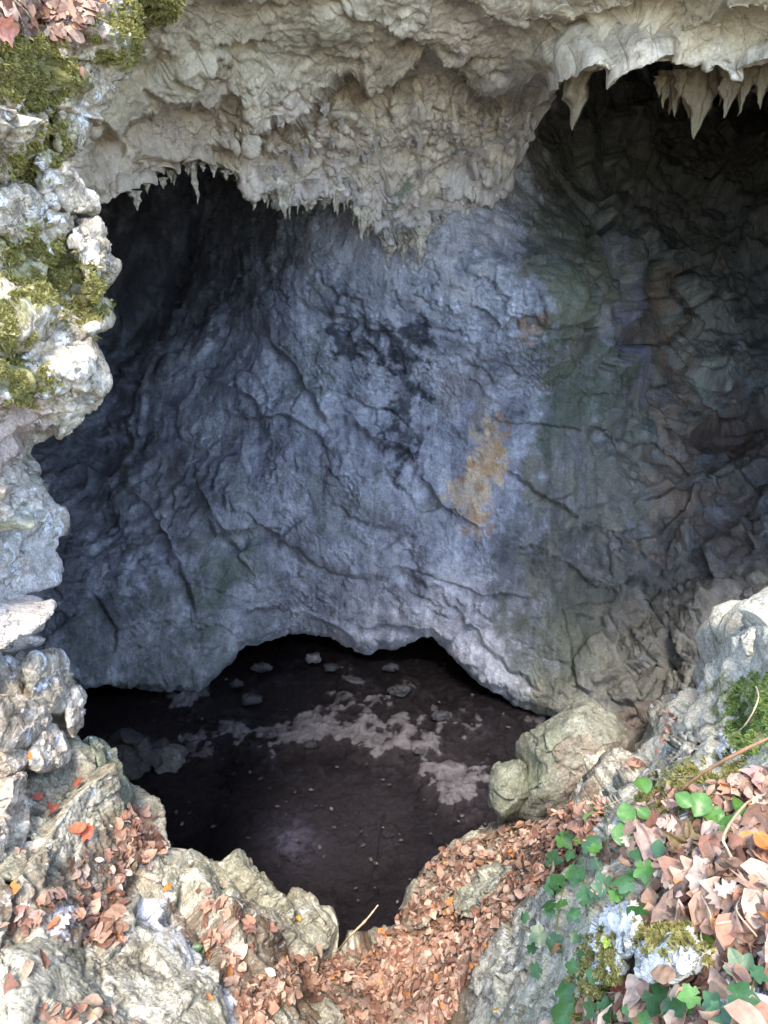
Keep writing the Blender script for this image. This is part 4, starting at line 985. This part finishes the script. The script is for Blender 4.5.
def lobed(seed, lobes=5, depth=.42, heart=True):
    """ivy or maple blade: ring mesh round the petiole point; returns verts, faces, vein weight"""
    r = random.Random(seed)
    angs = np.radians([90, 35, 145, -28, 208]) if lobes == 5 else np.radians([90, 20, 160])
    lens = [.62, .52, .52, .36, .36]
    n = 64; th = np.linspace(-np.pi / 2, 1.5 * np.pi, n, endpoint=False); rad = np.zeros(n); vn = np.zeros(n)
    for a, l in zip(angs, lens):
        dd = np.abs((th - a + np.pi) % (2 * np.pi) - np.pi)
        rad = np.maximum(rad, l * np.maximum(0, 1 - dd * depth * 2.1) + 0); vn = np.maximum(vn, np.exp(-(dd / .07) ** 2))
    rad = np.maximum(rad, .27); 
    dn = np.abs((th + np.pi / 2 + np.pi) % (2 * np.pi) - np.pi); rad = np.where(dn < .25, .06, rad)
    V = [(0, 0, 0)]; W = [1.0]; cup = r.uniform(-.35, .35); cup2 = r.uniform(-.5, .1); dr = r.uniform(-.4, .2)
    for k_ in (.35, .7, 1.0):
        for a, rr, vv in zip(th, rad, vn):
            x, y = rr * k_ * math.cos(a), rr * k_ * math.sin(a)
            V.append((x, y, cup * x * x * 2 + cup2 * y * abs(y) + dr * .2 * math.hypot(x, y) + .010 * math.sin(a * 3 + seed) * k_ - .007 * vv * k_)); W.append(vv * (1 - .5 * k_))
    Fc = [(0, 1 + i, 1 + (i + 1) % n) for i in range(n)]
    for q in range(2):
        b = 1 + q * n
        for i in range(n):
            j = (i + 1) % n; Fc += [(b + i, b + n + i, b + n + j), (b + i, b + n + j, b + j)]
    return np.array(V), np.array(Fc), np.array(W)

PAL = [(.38, .20, .13), (.46, .27, .18), (.50, .31, .21), (.55, .39, .28), (.38, .22, .15), (.24, .12, .08), (.58, .24, .08), (.48, .33, .25), (.42, .27, .20), (.58, .45, .34)]
PALW = [.08, .11, .12, .11, .17, .17, .02, .10, .12, .05]
TEMPL = [(lambda V, F_: (V * np.array([.10, 1.3, .25]), F_))(*leaf_shape('beech', 5, 71)), (lambda V, F_: (V * np.array([1, .8, 1.9]), F_))(*leaf_shape('beech', 5, 72))] + [leaf_shape(k_, 5, 40 + i) for i, k_ in enumerate(['beech'] * 8 + ['oak'] * 2 + ['broad'] * 2)]

def frame(n, ang, tilt, r):
    n = n.normalized()
    ax = Vector((r.gauss(0, 1), r.gauss(0, 1), r.gauss(0, 1)))
    n = (n + ax.normalized() * math.tan(min(tilt, 1.2))).normalized()
    t = n.orthogonal().normalized(); b = n.cross(t)
    u = t * math.cos(ang) + b * math.sin(ang); v = n.cross(u)
    return np.array([u, v, n])        # rows

def rand_in(poly, r):
    xs = [p[0] for p in poly]; ys = [p[1] for p in poly]
    while True:
        x, y = r.uniform(min(xs), max(xs)), r.uniform(min(ys), max(ys))
        if inpoly(np.array([x]), np.array([y]), poly)[0] > 0: return x, y

BARE = [[(590, 985), (578, 960), (600, 915), (614, 898), (636, 898), (640, 925), (640, 985)], [(634, 985), (634, 935), (656, 926), (700, 924), (712, 945), (700, 975), (660, 988)],
        [(704, 1030), (704, 1000), (724, 990), (755, 984), (775, 996), (775, 1030)], [(480, 1010), (476, 975), (500, 925), (545, 884), (575, 880), (600, 900), (575, 960), (590, 1030), (500, 1030)],
        [(450, 902), (478, 868), (504, 862), (505, 880), (465, 922)], [(262, 1030), (256, 1008), (300, 998), (338, 1006), (346, 1030)]]
def bare(x, y): return any(inpoly(np.array([x]), np.array([y]), b)[0] > 0 for b in BARE)
# (area, how many, leaf length in metres, pile height, patchiness)
LIT = [([(800, 640), (900, 600), (1100, 640), (1250, 1150), (800, 1150)], 1500, .075, .04, -.1),
       ([(-60, 1030), (800, 1030), (800, 1180), (-60, 1180)], 700, .07, .03, .0),
       ([(325, 958), (345, 955), (400, 930), (404, 905), (430, 870), (452, 850), (500, 832), (560, 812), (610, 800), (590, 850), (556, 880), (520, 905), (480, 960), (460, 1000), (440, 1060), (230, 1060), (240, 990), (290, 960)], 6800, .050, .05, 0.0),
       ([(180, 880), (250, 905), (330, 950), (300, 1000), (235, 1000), (200, 950), (170, 900)], 330, .055, .03, .12),
       ([(125, 800), (150, 815), (166, 850), (150, 880), (110, 900), (90, 930), (40, 940), (0, 930), (0, 905), (50, 890), (70, 860), (120, 845)], 620, .06, .04, .05),
       ([(88, 905), (125, 895), (120, 950), (80, 945)], 110, .065, .03, 0),
       ([(40, 1005), (110, 1010), (120, 1060), (30, 1060)], 70, .06, .03, 0),
       ([(560, 800), (600, 780), (650, 760), (650, 735), (620, 745), (600, 780), (560, 800)], 200, .05, .02, .1),
       ([(600, 740), (660, 710), (712, 680), (716, 700), (680, 740), (620, 780), (585, 800)], 200, .05, .02, .15),
       ([(590, 860), (640, 800), (700, 790), (800, 760), (800, 1060), (560, 1060), (600, 990), (640, 930), (640, 880)], 900, .055, .03, .0),
       ([(0, -30), (110, -30), (100, 20), (66, 50), (40, 40), (0, 40)], 330, .06, .03, .0),
       ([(60, 60), (105, 50), (115, 80), (90, 90)], 30, .05, .02, .1),
       ([(0, 640), (120, 790), (240, 880), (180, 900), (0, 860)], 40, .06, .01, .2),
       ([(-60, 880), (250, 1000), (260, 1060), (-60, 1060)], 60, .06, .01, .2)]
lr = random.Random(5)
LV, LF, LC = [], [], []; off = 0
for poly, cnt, size, pile, patch in LIT:
    for _ in range(cnt):
        x, y = rand_in(poly, lr)
        if bare(x, y): continue
        h = cast(x, y)
        if h is None: continue
        loc, n, dist = h
        if n.z < .12: continue
        if patch and perlin(np.array([[loc.x * 2.2, loc.y * 2.2, loc.z * 2.2]]), 9)[0] < patch: continue
        Tv, Tf = TEMPL[lr.randrange(len(TEMPL))]
        fr_ = frame(n, lr.uniform(0, 6.28), lr.uniform(.05, .75), lr)
        s = size * lr.choice([.5, .7, .85, 1.0, 1.2, 1.55]) * lr.uniform(.85, 1.15)
        pz = perlin(np.array([[loc.x * 1.7, loc.y * 1.7, loc.z * 1.7]]), 12)[0]
        if pz < -.28 and lr.random() < .6: continue
        up = lr.random() ** 1.5 * pile + .006
        V = (Tv * s) @ fr_ + np.array(loc) + np.array(n) * up
        LV.append(V); LF.append(Tf + off); off += len(V)
        c = np.array(PAL[lr.choices(range(len(PAL)), PALW)[0]]) * lr.uniform(.55, 1.2) * (1 + .5 * pz)
        LC.append(np.repeat(np.r_[c, 1][None], len(V), 0))
me = raw_mesh('leaf_litter', np.concatenate(LV), np.concatenate(LF), np.concatenate(LC))
tag(link('leaf_litter', me, M['leaf']), 'rust and tan dry leaf litter filling the hollow and the ledges', 'leaf litter', kind='stuff')

def one_leaf(name, x, y, kind, length, col, label, group=None, lift=.015, tilt=.35, seed=0, ang=None):
    h = cast(x, y)
    if h is None: return
    loc, n, dist = h; r = random.Random(seed)
    if kind in ('beech', 'oak', 'broad'):
        V, Fc = leaf_shape(kind, 33, seed); W = np.abs(np.tile([-1, -.5, 0, .5, 1], 33))
        cc = np.array(col)[None] * (.82 + .2 * W[:, None]); cc = np.where((W < .1)[:, None], cc * 1.25, cc)
    else:
        V, Fc, W = lobed(seed, 5, .36 if kind == 'maple' else .44)
        cc = np.array(col)[None] * (1 + .35 * W[:, None])
    fr_ = frame(n, ang if ang is not None else r.uniform(0, 6.28), tilt, r)
    V = (V * length) @ fr_
    me = raw_mesh(name, V, Fc, np.c_[cc, np.ones(len(V))])
    o = link(name, me, M['leaf']); o.location = loc + n * lift
    tag(o, label, 'leaf', group)
    return o
floor_bits()
r_ = random.Random(11)
kk = 0
LMK = [(20, 892, 'the large bright orange leaf'), (75, 830, 'the vivid red-orange leaf'), (165, 890, 'the upright orange leaf'), (150, 930, 'the white crust'), (44, 832, 'the tilted olive block'), (100, 792, 'the lichen-speckled lump'),
       (211, 946, 'the two small green leaves'), (297, 923, 'the yellow-orange rim leaf'), (56, 928, 'the orange leaf by the white crust'), (120, 850, 'the bent twig'), (140, 815, 'the pit rim'), (340, 950, 'the pale stick'),
       (678, 792, 'the pale tan lobed leaf'), (752, 790, 'the pink curled leaf'), (764, 862, 'the orange leaf on edge'), (662, 840, 'the big folded grey-pink leaf'), (690, 880, 'the big ribbed brown leaf'), (722, 875, 'the big wrinkled leaf'),
       (700, 808, 'the oval-leaved sprig'), (640, 865, 'the pale lobed leaf'), (615, 930, 'the tall white stone'), (670, 955, 'the rounded mossy white stone'), (738, 1010, 'the white corner stone'), (728, 962, 'the yellow-green ivy leaf'),
       (742, 850, 'the tan curved stem'), (630, 1005, 'the dark red leaf'), (755, 905, 'the dark moss clump'), (0, 26, 'the large salmon leaf'), (40, 60, 'the thick moss cushion'), (100, 24, 'the hanging moss fringe'), (30, 18, 'the long grey twig'), (700, 915, 'the brown upright leaf')]
def colour_word(c):
    r, g, b = c; sat = r / (b + .01)
    return ('dark ' if r < .40 else ('pale ' if r > .60 else '')) + ('orange-rust' if sat > 3.2 else ('reddish' if sat > 2.4 else ('tan' if sat > 1.85 else 'pinkish brown')))
SHAPE = {'beech': 'oval', 'oak': 'wavy-edged', 'broad': 'broad', 'maple': 'lobed'}
def where(x, y):
    l = min(LMK, key=lambda q: (q[0] - x) ** 2 + (q[1] - y) ** 2); dx, dy = x - l[0], y - l[1]
    if math.hypot(dx, dy) < 9: return 'right beside ' + l[2]
    side = ('above' if dy < 0 else 'below') if abs(dy) > 1.6 * abs(dx) else (('left of' if dx < 0 else 'right of') if abs(dx) > 1.6 * abs(dy) else (('upper ' if dy < 0 else 'lower ') + ('left of' if dx < 0 else 'right of')))
    return side + ' ' + l[2]
def batch(poly, cnt, lo, hi, label, group, cols, kinds, lift):
    global kk
    for _ in range(cnt):
        kk += 1; x, y = rand_in(poly, r_)
        while bare(x, y) and r_.random() < .93: x, y = rand_in(poly, r_)
        c = np.array(cols[r_.randrange(len(cols))]) * r_.uniform(.6, 1.15)
        kd = kinds[r_.randrange(len(kinds))]; ln_ = r_.uniform(lo, hi); u_ = (ln_ - lo) / (hi - lo)
        lab_ = ('small ' if u_ < .3 else ('large ' if u_ > .75 else '')) + colour_word(c) + ' ' + SHAPE[kd] + ' dry leaf ' + where(x, y)
        if len(lab_.replace('-', ' ').split()) > 16: lab_ = lab_.replace('small ', '').replace('large ', '').replace(' dry leaf', ' leaf')
        one_leaf('fallen_leaf', x, y, kd, ln_, c, lab_, group, r_.uniform(.008, lift), r_.uniform(.1, .7), 1000 + kk)
PINK = [(.56, .42, .33), (.46, .32, .24), (.60, .47, .37), (.36, .24, .17), (.50, .35, .27), (.42, .24, .15), (.28, .18, .12)]
RUST = [(.50, .26, .17), (.54, .34, .25), (.64, .48, .39), (.44, .24, .17), (.58, .42, .34), (.32, .18, .13), (.26, .15, .11)]
batch([(600, 830), (650, 795), (700, 800), (768, 770), (775, 900), (730, 915), (680, 925), (640, 905), (605, 900)], 120, .035, .07, 'brown-pink dry leaf in the pile on the right bank', 'dry leaves of the right bank', PINK, ['broad', 'oak', 'beech', 'beech'], .05)
batch([(640, 985), (768, 930), (775, 1020), (620, 1020)], 36, .045, .075, 'tan dry leaf between the white stones at the lower right', 'dry leaves between the white stones', PINK, ['beech', 'oak', 'beech'], .03)
batch([(125, 800), (150, 815), (160, 850), (145, 875), (112, 892), (90, 920), (40, 932), (5, 925), (20, 905), (60, 885), (70, 860), (110, 845)], 80, .05, .09, 'rust-pink dry leaf in the drift on the left rim', 'dry leaves of the left drift', RUST, ['beech', 'broad', 'beech', 'oak'], .04)
batch([(200, 890), (300, 945), (320, 980), (250, 990), (200, 950)], 24, .06, .10, 'rust dry leaf on the slope between the left rim and the hollow', 'dry leaves of the left slope', RUST, ['beech', 'broad'], .03)
batch([(0, -5), (105, -5), (90, 25), (60, 45), (0, 36)], 30, .06, .10, 'pink-brown dry leaf on the bank at the top left', 'dry leaves of the top left bank', RUST + PINK, ['beech', 'broad'], .03)
uniq = [(20, 892, 'broad', .13, (.62, .25, .08), 'large bright orange leaf at the left picture edge'),
        (56, 928, 'beech', .09, (.60, .22, .10), 'orange leaf beside the white-crusted rock on the left'),
        (75, 830, 'beech', .12, (.62, .17, .08), 'vivid red-orange leaf left of a torn one on the left rim'),
        (86, 832, 'broad', .11, (.60, .16, .09), 'torn red leaf right beside the red-orange one'),
        (36, 793, 'beech', .09, (.66, .18, .12), 'small salmon-red leaf lying on the grey wedge of the left rocks'),
        (24, 760, 'beech', .07, (.66, .30, .08), 'small orange leaf on the weathered block at far left'),
        (84, 785, 'beech', .09, (.36, .10, .06), 'dark red leaf on the lichen-speckled lump'),
        (60, 810, 'broad', .10, (.36, .12, .08), 'dark crumpled red leaf above the tilted olive block'),
        (165, 890, 'beech', .08, (.62, .27, .06), 'upright orange leaf by the white crust'),
        (297, 923, 'beech', .07, (.66, .40, .05), 'yellow-orange leaf on the tip of the left rim'),
        (0, 26, 'broad', .14, (.66, .30, .22), 'large salmon leaf in the top left corner'),
        (678, 792, 'maple', .10, (.60, .43, .30), 'pale tan lobed leaf on the moss strip under the twig'),
        (752, 790, 'broad', .12, (.62, .33, .29), 'pink curled leaf at the right edge under the twig end'),
        (764, 862, 'beech', .10, (.55, .22, .06), 'orange leaf on edge at the right picture border'),
        (662, 840, 'broad', .14, (.50, .34, .27), 'big folded grey-pink leaf at the top of the right pile'),
        (690, 880, 'oak', .16, (.52, .36, .27), 'big ribbed brown leaf in the middle of the right pile'),
        (722, 875, 'oak', .15, (.46, .29, .21), 'big wrinkled leaf hanging at the right of the pile'),
        (700, 855, 'broad', .12, (.36, .25, .12), 'dark olive-brown leaf between the big ribbed ones'),
        (640, 865, 'maple', .11, (.62, .43, .31), 'pale lobed leaf left of the folded grey-pink one'),
        (630, 1005, 'beech', .09, (.34, .09, .07), 'dark red leaf beside the lowest ivy'),
        (563, 955, 'broad', .08, (.36, .19, .09), 'brown leaf caught in the left ivy strand'),
        (700, 915, 'beech', .09, (.40, .22, .13), 'brown leaf standing up behind the moss'),
        (650, 1005, 'broad', .10, (.56, .40, .30), 'tan leaf at the bottom between two ivy leaves'),
        (690, 995, 'broad', .10, (.58, .38, .28), 'pinkish broad leaf left of the yellow ivy leaf'),
        (500, 1018, 'beech', .08, (.66, .38, .04), 'yellow-orange leaf at the bottom edge'),
        (205, 1005, 'beech', .07, (.58, .26, .10), 'small orange leaf on the fractured boulder edge'),
        (345, 775, 'beech', .01, (.5, .3, .1), None)]
for i, (x, y, kd, ln, c, lab) in enumerate(uniq):
    if lab: one_leaf('fallen_leaf', x, y, kd, ln * .75, np.array(c) * .9, lab, None, .035, .25, 3000 + i)

# ------------------------------------------------------------------ moss: short blades over the mossed stone
mr = random.Random(3)
for lab, poly, st in MOSS:
    Vs, Fs, Cs = [], [], []; o_ = 0
    b = np.array(poly, float); A = (b[:, 0].max() - b[:, 0].min()) * (b[:, 1].max() - b[:, 1].min())
    for _ in range(int(min(6500, A * 1.8 * st))):
        x, y = rand_in(poly, mr); x += mr.gauss(0, 6); y += mr.gauss(0, 6)
        h = cast(x, y)
        if h is None: continue
        loc, n, dist = h
        q = np.array([[loc.x, loc.y, loc.z]])
        dn = fbm(q * 11, 3, 15)[0]
        if dn < -.22 * st + .22: continue
        c = np.array([(.29, .27, .085), (.35, .32, .11), (.19, .18, .055), (.42, .37, .18)][mr.choices(range(4), [4, 4, 2, 2])[0]]) * mr.uniform(.7, 1.15)
        if 'bright green' in lab: c = c * np.array([.72, 1.05, .9])
        Vs.append(np.array(loc) + np.array(n) * max(0, dn + .2) * .012); Fs.append(np.array(n)); Cs.append(np.r_[c, 1, dist])
    if Vs:
        B = np.repeat(np.array(Vs), 4, 0); Nn = np.repeat(np.array(Fs), 4, 0); Cc = np.repeat(np.array(Cs), 4, 0); m_ = len(B)
        B = B + rng.normal(size=(m_, 3)) * .0014 * Cc[:, 4:]
        s_ = .0021 * Cc[:, 4:] * rng.uniform(.6, 1.5, (m_, 1))
        D_ = Nn + rng.normal(size=(m_, 3)) * .6; D_ /= np.linalg.norm(D_, axis=1)[:, None]
        S_ = np.cross(D_, rng.normal(size=(m_, 3))); S_ /= np.linalg.norm(S_, axis=1)[:, None] + 1e-9
        V = np.stack([B - S_ * s_ * .6 - D_ * s_, B + S_ * s_ * .6 - D_ * s_, B + D_ * s_ * 1.7], 1).reshape(-1, 3)
        me = raw_mesh('moss', V, np.arange(m_ * 3).reshape(-1, 3), np.repeat(Cc[:, :4], 3, 0), smooth=False)
        tag(link('moss', me, M['moss']), lab, 'moss', kind='stuff')

# ------------------------------------------------------------------ twigs and stems
def tube(pts, r0, r1, sides=7, seg=8):
    pts = [np.array(p, float) for p in pts]; Q = []
    for i in range(len(pts) - 1):
        p0 = pts[max(i - 1, 0)]; p1 = pts[i]; p2 = pts[i + 1]; p3 = pts[min(i + 2, len(pts) - 1)]
        for t in np.linspace(0, 1, seg, endpoint=False):
            Q.append(.5 * ((2 * p1) + (-p0 + p2) * t + (2 * p0 - 5 * p1 + 4 * p2 - p3) * t * t + (-p0 + 3 * p1 - 3 * p2 + p3) * t ** 3))
    Q.append(pts[-1]); Q = np.array(Q); n = len(Q)
    T = np.gradient(Q, axis=0); T /= np.linalg.norm(T, axis=1)[:, None] + 1e-9
    ref = np.array([.3, .2, .93]); A = np.cross(T, ref); A /= np.linalg.norm(A, axis=1)[:, None] + 1e-9; B = np.cross(T, A)
    th = np.linspace(0, 2 * np.pi, sides, endpoint=False)
    rr = np.linspace(r0, r1, n)[:, None, None] * (1 + .15 * rng.normal(size=(n, 1, 1)))
    P = Q[:, None] + rr * (A[:, None] * np.cos(th)[None, :, None] + B[:, None] * np.sin(th)[None, :, None])
    return P.reshape(-1, 3), grid_faces(n, sides, True)
def on(x, y, lift=.02, dd=None):
    if dd is not None: return U(x, y, dd)
    h = cast(x, y)
    return np.array(h[0] + h[1] * lift) if h else U(x, y, 3)
def twig(path, r0, r1, label, mat='twig', lift=.03, name='twig', cat='twig'):
    P = [on(p[0], p[1], lift, p[2] if len(p) > 2 else None) for p in path]
    V, Fc = tube(P, r0, r1); me = raw_mesh(name, V, Fc); tag(link(name, me, M[mat]), label, cat)
twig([(336, 953), (350, 936, 4.75), (366, 920, 4.8), (378, 905, 4.85)], .008, .005, 'thin pale stick poking out of the leaves over the pit', 'straw', .0, 'stick', 'stick')
twig([(790, 728, 1.9), (740, 752, 1.95), (700, 775, 2.05), (672, 800, 2.15), (640, 835, 2.2), (625, 855)], .0055, .003, 'long reddish twig sloping down from the right edge', 'twig')
twig([(768, 800), (752, 815), (744, 850), (738, 880), (740, 915), (742, 935)], .004, .002, 'tan stem hanging in a curve beside the big ribbed leaves', 'straw', .05)
twig([(700, 782), (660, 785), (630, 800), (600, 815)], .0022, .0015, 'thin straw crossing the moss strip', 'straw', .03)
twig([(768, 690), (758, 700, 2.5), (745, 725, 2.5), (735, 745)], .003, .002, 'thin straw leaning over the bright moss cushion', 'straw', .04)
twig([(740, 905), (755, 925), (772, 945)], .0022, .0015, 'fine forked stem at the right edge over dark moss', 'straw', .04)
twig([(700, 960), (712, 935), (722, 925), (716, 905)], .002, .0015, 'fine upright stem behind the yellow ivy leaf', 'straw', .04)
twig([(0, -4), (22, 18), (48, 40)], .006, .003, 'long grey twig lying over the leaves in the top left corner', 'straw', .03)
twig([(34, 4), (46, 24), (52, 40)], .004, .002, 'short twig crossing the leaves at the top left', 'straw', .03)
twig([(66, 0), (90, 18), (104, 26)], .004, .002, 'twig under the moss fringe at the top left', 'straw', .03)
twig([(150, 828), (140, 850), (125, 870), (160, 885)], .003, .002, 'thin bent twig in the leaf drift on the left rim', 'twig', .03)
twig([(268, 965), (292, 962), (318, 955), (334, 950)], .003, .002, 'grass-like straw bundle stalk at the foot of the pale stick', 'straw', .03)
fp = lambda x, y, h_=.06: onfloor(x, y) + np.array([0, 0, h_])
V, Fc = tube([fp(384, 815), fp(379, 840), fp(375, 865), fp(367, 890)], .012, .005); tag(link('branch', raw_mesh('branch', V, Fc), M['mud']), 'thin dead branch lying in the black water', 'branch')

# ------------------------------------------------------------------ ivy
DG_ = (.03, .085, .022); MG = (.075, .18, .035); BGc = (.05, .12, .045); YG = (.36, .42, .05)
def ivy(label, stems, leaves, kind='ivy'):
    pts0 = on(*stems[0][0][:2], .02)
    root = bpy.data.objects.new('ivy' if kind == 'ivy' else 'bramble', None); COL.objects.link(root); root.location = pts0
    tag(root, label, 'ivy' if kind == 'ivy' else 'bramble')
    for s in stems:
        P = np.array([on(p[0], p[1], .035) for p in s]) - pts0
        V, Fc = tube(P, .0028, .0016); link('stem', raw_mesh('stem', V, Fc), M['stem'], root)
    for i, (x, y, wpx, c) in enumerate(leaves):
        h = cast(x, y)
        if not h: continue
        loc, n, dist = h; sd = int(x * 31 + y * 7); r = random.Random(sd)
        if kind == 'ivy': V, Fc, W = lobed(sd, 5, r.uniform(.26, .36)); cc = np.array(c)[None] * (1 + .3 * W[:, None])
        else:
            V, Fc = leaf_shape('beech', 11, sd); V = V * np.array([1.35, 1, .7]); W = 1 - np.abs(np.tile([-1, -.5, 0, .5, 1], 11)); cc = np.array(c)[None] * (1 + .3 * W[:, None])
        if c is YG:
            cc = np.where((W < .25)[:, None] & (rng.random(len(V)) < .5)[:, None], np.array([(.12, .25, .04)]), cc)
        view = Vector(-np.array(loc)).normalized()
        nn = (n + view * .6 + Vector((0, 0, .6))).normalized()
        fr_ = frame(nn, r.uniform(0, 6.28), r.uniform(.05, .45), r)
        size = wpx / F * dist * (.86 if kind == 'ivy' else .75)
        lift = r.uniform(.02, .05) * (dist / 1.6)
        me = raw_mesh('leaf', (V * size) @ fr_, Fc, np.c_[cc, np.ones(len(V))])
        o = link('leaf', me, M['ivy'], root); o.location = Vector(np.array(loc + n * lift) - pts0)
        V2, F2 = tube([np.zeros(3), -np.array(n) * lift * 1.2 + np.array([r.gauss(0, .01), r.gauss(0, .01), 0])], .0011, .0011, 5, 3)
        link('leaf_stalk', raw_mesh('leaf_stalk', V2, F2), M['stem'], o)
ivy('ivy strand climbing left of the tall white stone', [[(560, 950), (565, 900), (580, 870), (600, 845)], [(600, 920), (590, 890), (595, 860)], [(620, 900), (640, 885), (660, 885)]],
    [(562, 868, 24, BGc), (578, 852, 24, MG), (590, 848, 20, MG), (604, 850, 22, BGc), (585, 872, 26, MG), (556, 900, 22, DG_), (571, 895, 22, DG_), (590, 886, 24, BGc), (595, 910, 26, BGc),
     (560, 930, 20, DG_), (572, 935, 24, DG_), (556, 948, 22, DG_), (575, 915, 18, MG), (617, 895, 28, BGc), (632, 903, 26, BGc), (640, 880, 26, DG_), (660, 884, 28, MG), (648, 892, 20, DG_),
     (658, 922, 30, DG_), (588, 850, 12, YG), (598, 930, 18, BGc), (550, 962, 18, DG_), (576, 960, 16, DG_), (566, 882, 16, DG_), (584, 862, 16, BGc), (600, 872, 18, MG), (610, 862, 16, BGc), (550, 915, 14, DG_), (583, 925, 18, BGc), (568, 915, 16, DG_), (606, 886, 16, DG_), (624, 912, 18, MG), (646, 905, 16, BGc), (545, 945, 14, DG_), (588, 945, 16, DG_)])
ivy('low mat of broad ivy leaves along the lower right edge', [[(590, 1015), (620, 1000), (650, 985)], [(680, 1024), (700, 1000), (730, 1010)], [(768, 985), (745, 975), (720, 960)]],
    [(600, 998, 38, BGc), (585, 1000, 26, DG_), (590, 1020, 34, DG_), (630, 985, 24, MG), (640, 1012, 28, MG), (628, 1024, 28, DG_), (676, 1005, 36, DG_), (698, 935, 34, BGc), (712, 945, 22, BGc), (760, 980, 34, BGc),
     (752, 1008, 32, DG_), (718, 1000, 24, MG), (705, 1022, 28, DG_), (660, 1022, 24, MG), (735, 1022, 30, BGc), (604, 960, 18, BGc), (608, 950, 12, YG), (770, 1018, 28, MG), (588, 978, 18, DG_), (612, 1010, 22, DG_), (620, 1020, 24, BGc), (654, 1000, 18, DG_), (688, 1016, 20, DG_), (745, 992, 20, DG_), (726, 1012, 22, BGc)])
ivy('single heart-shaped yellow-green ivy leaf among brown leaves', [[(735, 985), (730, 960)]], [(728, 962, 40, YG)])
ivy('sprig of oval green leaves right of the pale tan lobed leaf', [[(768, 812), (740, 822), (710, 820), (690, 815)]],
    [(700, 808, 30, MG), (714, 818, 26, MG), (712, 832, 24, MG), (726, 815, 24, MG), (738, 826, 26, MG), (744, 838, 22, MG), (676, 848, 20, BGc), (692, 806, 22, MG)], 'oval')
ivy('sprig of oval green leaves on the grey rock above the ivy', [[(612, 845), (622, 828), (640, 815)], [(612, 845), (612, 825), (608, 812)]],
    [(608, 808, 30, MG), (645, 808, 24, MG), (625, 822, 26, MG), (627, 836, 26, MG), (610, 838, 20, DG_), (640, 822, 18, MG)], 'oval')
for i, (x, y, c) in enumerate([(211, 946, MG), (206, 958, MG)]):
    ivy(['small green leaf sprouting beside the white crust on the left', 'lower of the two small green leaves beside the white crust'][i], [[(x, y + 6), (x + 1, y)]], [(x, y, 12, DG_)], 'oval')
